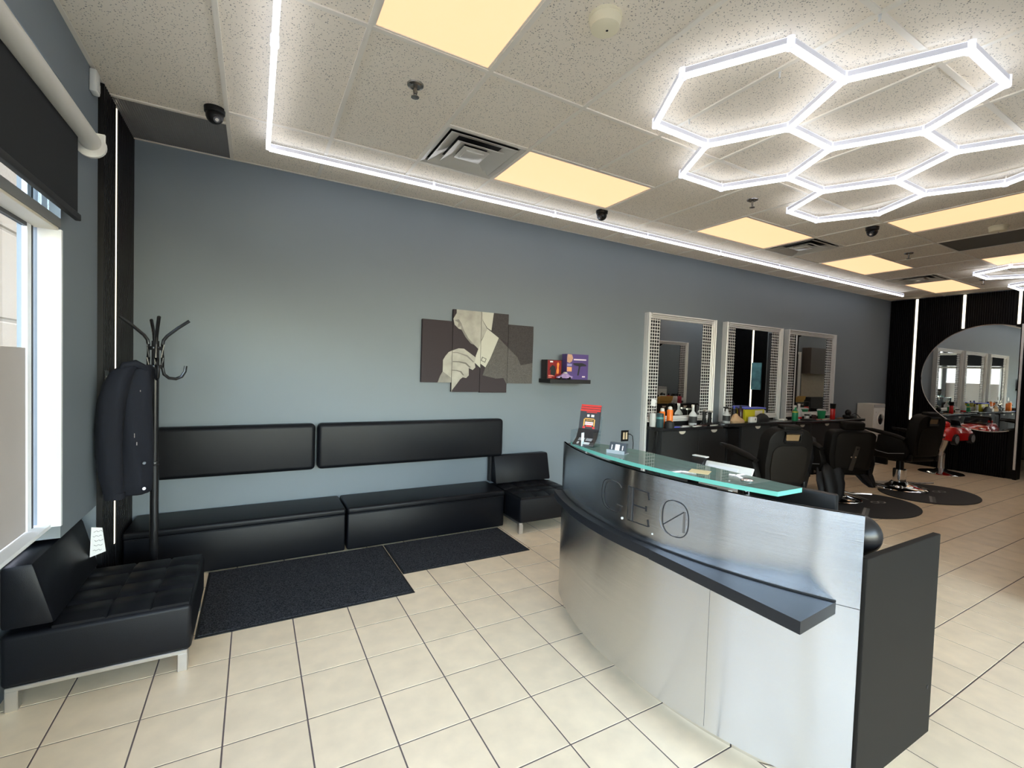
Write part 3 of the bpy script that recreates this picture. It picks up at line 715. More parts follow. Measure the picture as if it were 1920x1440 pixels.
obj('handwriting', sc_, mat('pen_ink', (0.05, 0.05, 0.08), 0.7), nt_)

# coat rack
RX, RY = -0.520, 3.46
t = thing('coat_rack', 'black metal coat rack with four upswept arms in the corner', 'coat rack', (RX, RY, 0))
m_rack = mat('black_enamel', (0.010, 0.010, 0.011), 0.22)
obj('base', lathe(B(), [(0.155, 0.0), (0.16, 0.006), (0.15, 0.016), (0.04, 0.026), (0.026, 0.05)], n=32), m_rack, t)
obj('pole', cyl(B(), (0, 0, 0.02), (0, 0, 0.86), 0.022, n=18), m_rack, t)
obj('pole', cyl(B(), (0, 0, 0.86), (0, 0, 1.60), 0.019, n=18), m_rack, t)
obj('pole_ring', lathe(B(), [(0.0225, 0.85), (0.025, 0.855), (0.025, 0.870), (0.0225, 0.875)]), m_rack, t)
obj('collar', lathe(B(), [(0.034, 1.545), (0.036, 1.55), (0.036, 1.562), (0.034, 1.567)]), m_rack, t)
obj('collar', lathe(B(), [(0.034, 1.435), (0.036, 1.44), (0.036, 1.452), (0.034, 1.457)]), m_rack, t)
prof = [(0.165, 1.733), (0.11, 1.686), (0.055, 1.632), (0.038, 1.605), (0.034, 1.58), (0.034, 1.50), (0.034, 1.44), (0.042, 1.40), (0.066, 1.378), (0.10, 1.374), (0.128, 1.388), (0.145, 1.42), (0.149, 1.455)]
for a in (0.10, 1.85, PI + 0.05, 4.95):
    obj('arm', tube(B(), [(r * math.cos(a), r * math.sin(a), z) for r, z in prof], 0.0095, 10), m_rack, t)

# jacket
t = thing('jacket', 'navy work jacket hanging from the left hook of the coat rack', 'jacket', (-0.655, 3.42, 0.69))
def ringpts(cx, cy, rx, ry, z, n=28, ph=0.0, amp=0.06, rot=0.0):
    out = []
    for k in range(n):
        a = 2 * PI * k / n; f_ = 1 + amp * math.sin(5 * a + ph + z * 9) + amp * 0.6 * math.sin(9 * a + z * 14 + ph)
        x, y = rx * f_ * math.cos(a), ry * f_ * math.sin(a)
        out.append((cx + x * math.cos(rot) - y * math.sin(rot), cy + x * math.sin(rot) + y * math.cos(rot), z))
    return out
body = [(-0.585, 0.055, 0.045, 1.455), (-0.592, 0.070, 0.060, 1.425), (-0.602, 0.078, 0.068, 1.36), (-0.612, 0.088, 0.072, 1.26), (-0.618, 0.092, 0.075, 1.12), (-0.620, 0.094, 0.078, 0.98), (-0.622, 0.096, 0.08, 0.86), (-0.622, 0.096, 0.08, 0.76), (-0.624, 0.094, 0.078, 0.705), (-0.626, 0.085, 0.07, 0.695)]
obj('body', loft(B(), [ringpts(c, 3.44, a, b_, z) for c, a, b_, z in body]), m_coat, t, world=True, smooth=60)
slv = [(-0.625, 3.385, 1.45, 0.035), (-0.655, 3.37, 1.42, 0.05), (-0.68, 3.355, 1.35, 0.058), (-0.70, 3.345, 1.24, 0.062), (-0.706, 3.34, 1.08, 0.060), (-0.705, 3.34, 0.94, 0.056), (-0.70, 3.345, 0.82, 0.052), (-0.69, 3.35, 0.74, 0.047), (-0.686, 3.352, 0.70, 0.043)]
obj('sleeve', loft(B(), [ringpts(x, y, r, r * 0.85, z, 20, 1.3, 0.05) for x, y, z, r in slv]), m_coat, t, world=True, smooth=60)
obj('cuff', loft(B(), [ringpts(-0.684, 3.352, 0.047, 0.040, z, 20, 0, 0.02) for z in (0.69, 0.705, 0.725)]), m_coat, t, world=True, smooth=60)
obj('collar', tube(B(), [(-0.66, 3.37, 1.415), (-0.645, 3.365, 1.45), (-0.60, 3.375, 1.463), (-0.565, 3.40, 1.44), (-0.552, 3.42, 1.39)], [0.02, 0.026, 0.027, 0.024, 0.018], 10, flat=0.8), m_coat, t, world=True, smooth=60)
for z in (0.885, 0.735): obj('button', cyl(B(), (-0.556, 3.367, z), (-0.553, 3.359, z), 0.0085, n=14), m_chrome, t, world=True)
z_ = B(); bx(z_, -0.590, -0.586, 3.360, 3.366, 0.99, 1.01); bx(z_, -0.60, -0.597, 3.360, 3.366, 1.035, 1.06); bx(z_, -0.575, -0.571, 3.358, 3.362, 1.30, 1.31)
obj('zip_pull', z_, m_chrome, t, world=True)

# ================================================================== CANVAS PICTURES
m_plum = mat('plum_canvas', (0.034, 0.025, 0.029), 0.75, noise=0.06, nscale=80)
m_skin = mat('print_pale_skin', (0.38, 0.365, 0.32), 0.75, noise=0.5, nscale=9)
m_skin2 = mat('print_grey_skin', (0.22, 0.21, 0.19), 0.75, noise=0.5, nscale=12)
m_cuffp = mat('print_white_cuff', (0.50, 0.49, 0.42), 0.75, noise=0.05, nscale=20)
m_crease = mat('print_crease', (0.15, 0.14, 0.125), 0.75)
m_twill = mat('print_grey_twill', (0.095, 0.088, 0.083), 0.75, noise=0.9, nscale=160)
m_twd = mat('print_dark_twill', (0.042, 0.036, 0.036), 0.75, noise=0.8, nscale=110)
def clip(poly, x0, x1, z0, z1):
    def cut(P, ins, inter):
        out = []
        for i in range(len(P)):
            a, b_ = P[i - 1], P[i]
            if ins(b_):
                if not ins(a): out.append(inter(a, b_))
                out.append(b_)
            elif ins(a): out.append(inter(a, b_))
        return out
    def X(v): return lambda a, b_: (v, a[1] + (b_[1] - a[1]) * (v - a[0]) / (b_[0] - a[0]))
    def Z(v): return lambda a, b_: (a[0] + (b_[0] - a[0]) * (v - a[1]) / (b_[1] - a[1]), v)
    for ins, it in ((lambda q: q[0] >= x0, X(x0)), (lambda q: q[0] <= x1, X(x1)), (lambda q: q[1] >= z0, Z(z0)), (lambda q: q[1] <= z1, Z(z1))):
        if len(poly) < 3: return []
        poly = cut(poly, ins, it)
    return poly
ART = [
 ('printed_lapel', m_twd, [(2.274,1.957),(2.577,1.963),(2.60,1.577),(2.437,1.544),(2.394,1.626),(2.283,1.718)]),
 ('printed_jacket', m_twd, [(2.105,2.07),(2.29,2.08),(2.30,1.76),(2.167,1.814),(2.081,1.883)]),
 ('printed_sleeve', m_twill, [(2.167,1.814),(2.283,1.718),(2.394,1.626),(2.437,1.544),(2.60,1.577),(2.60,1.34),(2.277,1.34),(2.236,1.407),(2.151,1.399),(1.999,1.43),(2.026,1.511),(2.076,1.6)]),
 ('printed_collar', m_cuffp, [(1.963,2.08),(2.105,2.08),(2.081,1.883),(2.035,1.906),(1.985,1.975)]),
 ('printed_arm', m_skin, [(1.668,1.969),(1.701,2.027),(1.70,2.08),(1.819,2.08),(1.974,2.08),(1.981,1.975),(2.036,1.893),(1.973,1.782),(1.968,1.715),(1.947,1.688),(1.902,1.725),(1.85,1.762),(1.806,1.811),(1.769,1.867),(1.726,1.877),(1.683,1.913)]),
 ('printed_hand', m_skin, [(1.574,1.458),(1.574,1.567),(1.597,1.606),(1.63,1.646),(1.67,1.664),(1.732,1.687),(1.788,1.686),(1.846,1.65),(1.905,1.613),(1.935,1.594),(1.929,1.561),(1.907,1.55),(1.916,1.507),(1.888,1.48),(1.844,1.499),(1.847,1.426),(1.819,1.399),(1.783,1.405),(1.756,1.385),(1.722,1.339),(1.675,1.28),(1.669,1.25),(1.655,1.25),(1.659,1.34),(1.54,1.34),(1.548,1.413)]),
 ('printed_shadow', m_skin2, [(1.52,1.34),(1.548,1.413),(1.574,1.458),(1.60,1.44),(1.66,1.40),(1.668,1.34)]),
 ('printed_cuff', m_cuffp, [(2.035,1.899),(2.167,1.814),(2.076,1.6),(2.026,1.511),(1.966,1.549),(1.935,1.594),(1.916,1.62),(1.973,1.769)]),
 ('printed_cuff', m_cuffp, [(1.916,1.613),(1.969,1.682),(1.971,1.502),(1.907,1.553)]),
 ('printed_crease', m_crease, [(1.673,1.561),(1.743,1.561),(1.814,1.55),(1.866,1.506),(1.851,1.502),(1.807,1.537),(1.736,1.551),(1.674,1.552)]),
 ('printed_crease', m_crease, [(1.669,1.477),(1.718,1.475),(1.767,1.464),(1.797,1.425),(1.783,1.425),(1.753,1.457),(1.711,1.467),(1.669,1.469)]),
 ('printed_crease', m_skin2, [(1.671,1.648),(1.719,1.65),(1.826,1.623),(1.9,1.56),(1.889,1.556),(1.819,1.611),(1.72,1.641),(1.671,1.639)]),
 ('printed_crease', m_skin2, [(1.752,1.931),(1.783,1.862),(1.828,1.793),(1.894,1.731),(1.86,1.74),(1.80,1.80),(1.755,1.87),(1.742,1.93)]),
 ('printed_crease', m_skin2, [(1.682,1.958),(1.723,1.968),(1.752,1.931),(1.743,1.898),(1.712,1.889),(1.724,1.935)]),
 ('printed_link', m_crease, [(1.986,1.616),(2.035,1.598),(2.021,1.557),(1.972,1.576)]),
 ('printed_link', m_cuffp, [(1.992,1.606),(2.025,1.594),(2.016,1.567),(1.982,1.580)]),
]
panels = [('leftmost canvas panel, mostly plain plum with the edge of a hand', 1.363, 1.664, 1.352, 1.945), ('tall canvas panel with the printed hand and forearm', 1.668, 1.966, 1.262, 2.062),
          ('tall canvas panel with the printed white cuff and cufflink', 1.970, 2.276, 1.257, 2.062), ('rightmost canvas panel with printed grey jacket cloth', 2.280, 2.582, 1.354, 1.960)]
for lab, x0, x1, z0, z1 in panels:
    t = thing('canvas_picture', lab, 'picture', ((x0 + x1) / 2, 4.195, z0), 0, 'four-panel canvas picture')
    obj('canvas', bx(B(), x0, x1, 4.180, 4.2135, z0, z1, 0.002, 1), m_plum, t, world=True, smooth=0)
    for i, (nm, m, poly) in enumerate(ART):
        c_ = clip([(x * 1.0, z) for x, z in poly], x0, x1, z0, z1)
        if len(c_) >= 3: obj(nm, prism(B(), c_, 4.1795 - 0.0003 * i, 4.1803, 'y'), m, t, world=True, smooth=0)

# ================================================================== WALL SHELF AND OUTLET
t = thing('wall_shelf', 'small black floating shelf holding boxes beside the canvases', 'shelf', (2.957, 4.1, 1.368))
obj('board', bx(B(), 2.69, 3.225, 3.992, 4.2135, 1.368, 1.410, 0.002, 1), m_blackmat, t, world=True)
t = thing('clipper_box', 'red and black hair clipper box on the wall shelf', 'box', (2.79, 4.12, 1.4105))
m_rbox = mat('dark_red_print', (0.22, 0.012, 0.012), 0.4, noise=0.5, nscale=18)
obj('carton', bx(B(), 2.70, 2.895, 4.075, 4.185, 1.411, 1.615), mat('black_carton', (0.02, 0.014, 0.014), 0.45), t, world=True, smooth=0)
obj('printed_front', bx(B(), 2.708, 2.880, 4.0735, 4.0745, 1.416, 1.610), m_rbox, t, world=True, smooth=0)
obj('printed_logo', bx(B(), 2.735, 2.772, 4.0722, 4.0734, 1.588, 1.602), m_paper, t, world=True, smooth=0)
c_ = B(); prism(c_, [(2.822, 1.468), (2.848, 1.468), (2.852, 1.50), (2.846, 1.53), (2.853, 1.575), (2.838, 1.592), (2.823, 1.575), (2.828, 1.53), (2.820, 1.50)], 4.0722, 4.0734, 'y')
obj('printed_clipper', c_, mat('print_orange', (0.80, 0.25, 0.05), 0.4), t, world=True, smooth=0)
obj('printed_horse', prism(B(), [(2.745, 1.46), (2.80, 1.44), (2.812, 1.50), (2.80, 1.545), (2.765, 1.56), (2.735, 1.53), (2.728, 1.50), (2.745, 1.51)], 4.0722, 4.0734, 'y'), m_blackmat, t, world=True, smooth=0)
for a in ((2.718, 2.80, 4.0722, 4.0734, 1.440, 1.452), (2.718, 2.76, 4.0722, 4.0734, 1.425, 1.432)): obj('printed_text', bx(B(), *a), mat('print_pink', (0.75, 0.25, 0.2), 0.5), t, world=True, smooth=0)
t = thing('hair_dryer_box', 'tall purple hair dryer box on the wall shelf', 'box', (3.06, 4.09, 1.4105))
obj('carton', bx(B(), 2.925, 3.215, 4.035, 4.125, 1.411, 1.685), mat('purple_carton', (0.095, 0.06, 0.20), 0.4, noise=0.25, nscale=8), t, world=True, smooth=0)
yb = (4.0338, 4.0349)
fc = B(); prism(fc, [(2.928, 1.60), (2.96, 1.588), (2.99, 1.605), (3.005, 1.64), (2.99, 1.68), (2.935, 1.683), (2.928, 1.65)], *yb, 'y'); obj('printed_portrait', fc, mat('print_face', (0.52, 0.30, 0.20), 0.5, noise=0.3, nscale=30), t, world=True, smooth=0)
obj('printed_inset', bx(B(), 2.930, 2.992, *yb, 1.497, 1.545), mat('print_orange2', (0.75, 0.36, 0.16), 0.5, noise=0.3, nscale=30), t, world=True, smooth=0)
obj('printed_inset', bx(B(), 2.930, 2.992, *yb, 1.555, 1.580), mat('print_lilac', (0.30, 0.28, 0.5), 0.5), t, world=True, smooth=0)
hd = B(); prism(hd, [(3.005, 1.588), (3.13, 1.592), (3.185, 1.575), (3.19, 1.560), (3.13, 1.556), (3.108, 1.55), (3.088, 1.455), (3.068, 1.455), (3.086, 1.556), (3.02, 1.568)], *yb, 'y')
obj('printed_dryer', hd, mat('print_charcoal', (0.03, 0.03, 0.035), 0.35), t, world=True, smooth=0)
for a in ((3.015, 3.185, *yb, 1.620, 1.634), (3.135, 3.175, *yb, 1.435, 1.450)): obj('printed_text', bx(B(), *a), mat('print_white_pink', (0.75, 0.62, 0.68), 0.5), t, world=True, smooth=0)
t = thing('toy_car', 'small colourful model car on the wall shelf between the boxes', 'toy car', (2.885, 4.02, 1.4105))
obj('body', prism(B(), [(2.79, 1.423), (2.98, 1.423), (2.985, 1.445), (2.95, 1.452), (2.918, 1.475), (2.868, 1.475), (2.838, 1.452), (2.795, 1.440)], 4.0, 4.035, 'y', bev=0.004), mat('toy_paint', (0.35, 0.25, 0.45), 0.25, noise=0.7, nscale=25), t, world=True)
obj('cabin', prism(B(), [(2.872, 1.47), (2.925, 1.46), (2.91, 1.486), (2.884, 1.490)], 4.003, 4.032, 'y', bev=0.002), mat('toy_window', (0.5, 0.5, 0.42), 0.2), t, world=True)
for x in (2.83, 2.945): obj('wheel', cyl(B(), (x, 3.996, 1.4245), (x, 4.039, 1.4245), 0.0135, n=14), m_blackpl, t, world=True)
t = thing('wall_outlet', 'black wall outlet with pale sockets above the reception desk end', 'outlet', (3.96, 4.21, 0.67))
obj('plate', bx(B(), 3.900, 4.02, 4.206, 4.2135, 0.665, 0.80, 0.003, 1), m_blackpl, t, world=True)
for x in (3.94, 3.983): obj('socket', bx(B(), x - 0.015, x + 0.015, 4.2025, 4.206, 0.69, 0.775, 0.003, 1), mat('almond_socket', (0.62, 0.50, 0.33), 0.4), t, world=True)
pg = obj('power_cord', tube(B(), [(3.99, 4.20, 0.757), (4.005, 4.165, 0.757), (4.03, 4.15, 0.735), (4.05, 4.155, 0.65), (4.055, 4.165, 0.50), (4.06, 4.17, 0.30), (4.08, 4.17, 0.006)], 0.005, 8), m_blackpl); 
tag(center(pg), 'black power cord hanging from the wall outlet', 'cord')

# ================================================================== RECEPTION DESK
DCX, DCY, DR = 3.265, 1.609, 1.722
def arc(r, a0, a1, n=40):
    return [(DCX - r * math.cos(math.radians(a0 + (a1 - a0) * i / n)), DCY + r * math.sin(math.radians(a0 + (a1 - a0) * i / n))) for i in range(n + 1)]
def onarc(deg, z, off=0.0):
    a = math.radians(deg); r = DR + off
    return (DCX - r * math.cos(a), DCY + r * math.sin(a), z)
A0, A1 = -30.2, 26.8
dk = thing('reception_desk', 'curved brushed steel reception desk with black ledge and glass top', 'desk', (1.95, 1.57, 0))
m_brush2 = m_brushed('brushed_steel_lower', (0.66, 0.67, 0.68), 0.21, 1.0)
obj('upper_panel', curvebox(B(), arc(DR - 0.012, A0, A1), arc(DR, A0, A1), 0.735, 1.05), m_brush, dk, world=True)
obj('lower_panel', curvebox(B(), arc(DR - 0.012, A0, A1), arc(DR, A0, A1), 0.08, 0.733), m_brush2, dk, world=True)
obj('inner_shell', curvebox(B(), arc(DR - 0.045, A0 + 0.6, A1 - 0.6), arc(DR - 0.013, A0 + 0.6, A1 - 0.6), 0.09, 1.045), m_lamdark, dk, world=True)
# ledge: follows the curve on the left, straight on the right
led_in = arc(DR, 26.6, -6.3, 24); led_out = arc(DR + 0.052, 26.6, -6.3, 24)
obj('ledge', curvebox(B(), led_in, led_out, 0.700, 0.742), m_lamdark, dk, world=True)
led_in = arc(DR, -6.4, -28.0, 20); led_out = [(1.497, 1.415 + (0.782 - 1.415) * i / 20) for i in range(21)]
obj('ledge', curvebox(B(), led_in, led_out, 0.700, 0.742), m_lamdark, dk, world=True)
obj('ledge_gap', curvebox(B(), arc(DR - 0.001, 26.6, -28, 40), arc(DR + 0.0035, 26.6, -28, 40), 0.742, 0.7475), m_blackmat, dk, world=True)
# end panels, work top, inner carcass
obj('end_panel', bx(B(), 1.795, 2.375, 0.735, 0.760, 0.105, 0.905, 0.002, 1), m_lam, dk, world=True)
obj('end_panel', bx(B(), 1.745, 2.375, 2.352, 2.377, 0.105, 0.905, 0.002, 1), m_lam, dk, world=True)
wt_in = [(2.37, y) for x, y in arc(DR - 0.05, -28.5, 25.0, 30)]
obj('work_top', curvebox(B(), wt_in, arc(DR - 0.05, -28.5, 25.0, 30), 0.735, 0.76), mat('taupe_worktop', (0.085, 0.078, 0.072), 0.4), dk, world=True)
obj('drawer_unit', bx(B(), 1.90, 2.34, 1.75, 2.34, 0.11, 0.733, 0.003, 1), m_lam, dk, world=True)
obj('toe_kick', curvebox(B(), [(2.33, y) for x, y in arc(DR - 0.09, -28, 24.5, 24)], arc(DR - 0.09, -28, 24.5, 24), 0.0, 0.106), mat('mirror_plinth', (0.75, 0.72, 0.66), 0.12, 1.0), dk, world=True)
obj('cable_grommet', cyl(B(), (2.335, 0.7355, 0.30), (2.335, 0.7335, 0.30), 0.008, n=12), m_blackmat, dk, world=True)
# glass counter
gy = [2.15 - (2.15 - 0.96) * i / 30 for i in range(31)]
gfront = [(DCX - math.sqrt((DR + 0.022) ** 2 - (y - DCY) ** 2), y) for y in gy]
gback = [(1.80 - 0.12 * max(0.0, (y - 1.75) / 0.4) ** 1.5, y) for y in gy]
obj('glass_counter', curvebox(B(), gback, gfront, 1.074, 1.091, 0, 1), [m_cglass, m_gedge], dk, world=True, smooth=50)
for x, y in ((1.70, 1.115), (1.655, 2.06)):
    s = B(); cyl(s, (x, y, 0.97), (x, y, 1.074), 0.013, n=16); cyl(s, (x, y, 1.068), (x, y, 1.0738), 0.024, n=20)
    sp_ = obj('glass_standoff', s, m_chrome, dk, world=True)
    obj('cap', lathe(B(), [(0.023, 0.0), (0.024, 0.003), (0.018, 0.007), (0.004, 0.008)], (x, y, 1.0912)), m_chrome, sp_, world=True)
    bx_ = B(); bx(bx_, min(x - 0.006, x), x + 0.006, y - 0.02, y + 0.02, 0.95, 0.975)
    obj('standoff_bracket', bx_, m_satin, dk, world=True)
# lettering G E O: engraved outlines
m_etch = mat('etched_dark_line', (0.045, 0.046, 0.05), 0.4, 0.5)
m_etchl = mat('etched_light_line', (0.45, 0.45, 0.46), 0.3, 1.0)
def stroke(pts, w, off=0.0014, m=None, name='letter_stroke', parent=None):
    """flat ribbon on the curved face through (deg, z) points"""
    t = B(); P = [Vector(p_) for p_ in pts]; L = []; k = 180 / (PI * DR)
    for i, p_ in enumerate(P):
        d = (P[min(i + 1, len(P) - 1)] - P[max(i - 1, 0)]); d = Vector((d.x / k, d.y)); d.normalize(); nn = Vector((-d.y * k, d.x)) * (w / 2)
        L.append((t.verts.new(onarc(p_.x + nn.x, p_.y + nn.y, off)), t.verts.new(onarc(p_.x - nn.x, p_.y - nn.y, off)),
                  t.verts.new(onarc(p_.x + nn.x, p_.y + nn.y, 0.0002)), t.verts.new(onarc(p_.x - nn.x, p_.y - nn.y, 0.0002))))
    for a, b_ in zip(L, L[1:]):
        t.faces.new((a[0], a[1], b_[1], b_[0])); t.faces.new((a[0], b_[0], b_[2], a[2])); t.faces.new((a[1], a[3], b_[3], b_[1]))
    bmesh.ops.recalc_face_normals(t, faces=t.faces[:])
    return t
def ell(cd, cz, rd, rz, a0, a1, n=22, p_=2.6):
    out = []
    for i in range(n + 1):
        a = math.radians(a0 + (a1 - a0) * i / n); c_, s_ = math.cos(a), math.sin(a)
        out.append((cd - rd * math.copysign(abs(c_) ** (2 / p_), c_), cz + rz * math.copysign(abs(s_) ** (2 / p_), s_)))
    return out
# screen-right is decreasing degrees, handled by the minus in ell()
def join(ts):
    a = ts[0]
    for b_ in ts[1:]:
        me = bpy.data.meshes.new('t'); b_.to_mesh(me); b_.free(); a.from_mesh(me); bpy.data.meshes.remove(me)
    return a
LG = obj('letter_g', join([stroke(ell(3.2, 0.896, 2.35, 0.074, 40, 300), 0.0042), stroke([(0.85, 0.862), (2.25, 0.862)], 0.006)]), m_etchl, dk, world=True)
obj('letter_line', join([stroke([(1.4, 0.860), (1.4, 0.834)], 0.010), stroke(ell(3.95, 0.896, 2.35, 0.074, 95, 265), 0.0035), stroke(ell(3.35, 0.896, 2.05, 0.068, 100, 260), 0.003)]), m_etch, LG, world=True)
LE = obj('letter_e', join([stroke([(-0.25, 0.968), (-0.25, 0.812)], 0.004), stroke([(-1.35, 0.968), (-1.35, 0.812)], 0.006), stroke([(-0.2, 0.969), (-4.45, 0.966)], 0.005), stroke([(-0.3, 0.811), (-4.5, 0.815)], 0.005), stroke([(-1.4, 0.890), (-3.9, 0.892)], 0.006), stroke([(-3.95, 0.880), (-3.95, 0.903)], 0.008), stroke([(-4.25, 0.967), (-4.5, 0.935)], 0.008), stroke([(-4.55, 0.815), (-4.35, 0.845)], 0.009)]), m_etch, dk, world=True)
obj('letter_line', join([stroke([(-0.80, 0.968), (-0.80, 0.812)], 0.022, 0.0008)]), m_etchl, LE, world=True)
LO = obj('letter_o', join([stroke(ell(-8.95, 0.889, 2.05, 0.076, 0, 360, 44), 0.0042), stroke([(-7.1, 0.850), (-10.3, 0.928)], 0.0045)]), m_etch, dk, world=True)
obj('letter_line', join([stroke(ell(-8.45, 0.889, 2.0, 0.074, 60, 300, 34), 0.0025), stroke([(-10.35, 0.93), (-10.35, 0.84)], 0.012, 0.001)]), m_etchl, LO, world=True)
obj('screw_cover', cyl(B(), onarc(0.9, 0.806, 0.0), onarc(0.9, 0.806, 0.003), 0.006, n=12), m_white, dk, world=True)
obj('screw_cover', cyl(B(), onarc(-5.3, 0.790, 0.0), onarc(-5.3, 0.790, 0.002), 0.004, n=12), m_white, dk, world=True)
obj('steel_seam', curvebox(B(), arc(DR, -14.40, -14.36, 1), arc(DR + 0.0004, -14.40, -14.37, 1), 0.09, 0.66), m_etch, dk, world=True)

# ---- things on the desk
gz = 1.0915
t = thing('brochure_holder', 'clear acrylic brochure holder on the glass counter', 'brochure holder', (1.60, 2.01, gz), math.radians(-62))
h_ = B()
bx(h_, -0.068, 0.068, -0.045, 0.05, 0.0, 0.003); bx(h_, -0.068, -0.065, -0.045, 0.05, 0.003, 0.085); bx(h_, 0.065, 0.068, -0.045, 0.05, 0.003, 0.085)
obj('tray', h_, m_acry, t, smooth=0)
obj('back_plate', prism(B(), [(0.045, 0.003), (0.048, 0.003), (0.078, 0.16), (0.075, 0.16)], -0.068, 0.068, 'x'), m_acry, t, smooth=0)
obj('front_lip', bx(B(), -0.068, 0.068, -0.048, -0.045, 0.0, 0.03), m_acry, t, smooth=0)
obj('divider', bx(B(), -0.002, 0.002, -0.048, -0.02, 0.003, 0.075), mat('acrylic_edge', (0.75, 0.8, 0.85), 0.1), t, smooth=0)
t = thing('brochure_stack', 'stack of black and red grand opening brochures in the holder', 'brochure', (1.60, 2.01, gz + 0.004), math.radians(-62))
fl_ = lambda i: [(-0.040 + 0.004 * i, 0.002), (0.012 + 0.004 * i, 0.035), (0.040 + 0.004 * i, 0.085), (0.062 + 0.006 * i, 0.192 + 0.013 * i)]
def leaf(prof, w, th, x0=0.0, y_off=0.0):
    t_ = bmesh.new(); L = []
    for y, z in prof: L.append([t_.verts.new((x0 + sx * w, y + dy + y_off, z)) for sx in (-1, 1) for dy in (0, th)])
    for a, b_ in zip(L, L[1:]):
        t_.faces.new((a[0], a[2], b_[2], b_[0])); t_.faces.new((a[1], b_[1], b_[3], a[3])); t_.faces.new((a[0], b_[0], b_[1], a[1])); t_.faces.new((a[2], a[3], b_[3], b_[2]))
    t_.faces.new(L[0]); t_.faces.new(L[-1][::-1])
    bmesh.ops.recalc_face_normals(t_, faces=t_.faces[:]); return t_
m_bro = mat('brochure_black', (0.02, 0.018, 0.02), 0.35)
m_brored = mat('brochure_red', (0.62, 0.03, 0.02), 0.4)
for i in range(3):
    b_ = obj('brochure', leaf(fl_(i), 0.060, 0.0015), m_bro, t, smooth=0)
    y0_, z0_ = fl_(i)[3]; obj('red_header', leaf([(y0_ - 0.0018, z0_ - 0.010), (y0_ - 0.0003, z0_)], 0.060, 0.0004, y_off=-0.0008), m_brored, b_, smooth=0)
def on_leaf(s0, s1, x0, x1, m, nm, lift=0.0012):
    """print on the top section of the front leaf, s in 0..1 between the 2nd bend and the top"""
    ya, za = fl_(0)[2]; yb_, zb = fl_(0)[3]
    pr = [(ya + (yb_ - ya) * s, za + (zb - za) * s) for s in (s0, s1)]
    return obj(nm, leaf(pr, (x1 - x0) / 2, 0.0004, (x0 + x1) / 2, -lift), m, t, smooth=0)
on_leaf(0.84, 0.88, -0.022, 0.040, m_brored, 'printed_line')
m_bw = mat('brochure_white', (0.8, 0.75, 0.75), 0.45); m_by = mat('brochure_gold', (0.75, 0.40, 0.08), 0.45)
on_leaf(0.62, 0.74, -0.016, -0.002, m_bw, 'printed_logo'); on_leaf(0.62, 0.74, 0.008, 0.026, m_bw, 'printed_logo')
on_leaf(0.50, 0.545, -0.028, 0.028, m_by, 'printed_arch'); on_leaf(0.14, 0.50, -0.034, -0.027, m_by, 'printed_arch'); on_leaf(0.14, 0.50, 0.027, 0.034, m_by, 'printed_arch')
on_leaf(0.20, 0.36, -0.024, 0.024, m_bw, 'printed_banner'); on_leaf(0.10, 0.19, -0.018, 0.018, m_brored, 'printed_ribbon'); on_leaf(0.02, 0.12, -0.036, -0.022, m_brored, 'printed_ribbon'); on_leaf(0.02, 0.12, 0.022, 0.036, m_brored, 'printed_ribbon')
def on_low(s0, s1, x0, x1, m, nm):
    ya, za = fl_(0)[0]; yb_, zb = fl_(0)[1]
    pr = [(ya + (yb_ - ya) * s, za + (zb - za) * s) for s in (s0, s1)]
    return obj(nm, leaf([(y, z + 0.0016) for y, z in pr], (x1 - x0) / 2, 0.0006, (x0 + x1) / 2, -0.0012), m, t, smooth=0)
on_low(0.62, 1.0, -0.040, -0.004, mat('brochure_photo', (0.35, 0.36, 0.38), 0.5, noise=0.8, nscale=120), 'printed_photo'); on_low(0.62, 1.0, 0.004, 0.040, MATS['brochure_photo'], 'printed_photo')
on_low(0.15, 0.45, -0.038, -0.026, m_bw, 'printed_icon'); on_low(0.15, 0.45, 0.004, 0.036, m_bw, 'printed_icon')
def text_obj(txt, size, m, parent, M, name='lettering'):
    cu = bpy.data.curves.new('txt', 'FONT'); cu.body = txt; cu.size = size; cu.align_x = 'CENTER'; cu.align_y = 'CENTER'; cu.extrude = 0.0002
    to = bpy.data.objects.new('txt', cu); COL.objects.link(to)
    dg = bpy.context.evaluated_depsgraph_get(); me = bpy.data.meshes.new_from_object(to.evaluated_get(dg)); bpy.data.objects.remove(to, do_unlink=True)
    me.transform(M); me.materials.clear(); me.materials.append(m)
    o = bpy.data.objects.new(name, me); COL.objects.link(o); o.parent = parent; return o
ya, za = fl_(0)[2]; yb_, zb = fl_(0)[3]; tilt = math.atan2(zb - za, yb_ - ya)
def leafM(s): return Matrix.Translation((0, ya + (yb_ - ya) * s - 0.0022, za + (zb - za) * s)) @ Matrix.Rotation(tilt, 4, 'X')
text_obj('GRAND', 0.013, m_by, t, leafM(0.43)); text_obj('OPENING', 0.011, m_brored, t, leafM(0.28))
t = thing('card_holder', 'small clear card holder with dark business cards on the glass counter', 'card holder', (1.615, 1.765, gz), math.radians(-66))
h_ = B(); bx(h_, -0.048, 0.048, -0.025, 0.03, 0, 0.003); bx(h_, -0.048, 0.048, -0.028, -0.025, 0, 0.018); bx(h_, -0.048, -0.046, -0.025, 0.03, 0.003, 0.018)
obj('tray', h_, mat('acrylic_bluish', (0.70, 0.78, 0.84), 0.08, trans=0.6, ior=1.3), t, smooth=0)
obj('support', prism(B(), [(0.012, 0.003), (0.015, 0.003), (0.030, 0.05), (0.027, 0.05)], -0.048, 0.048, 'x'), m_acry, t, smooth=0)
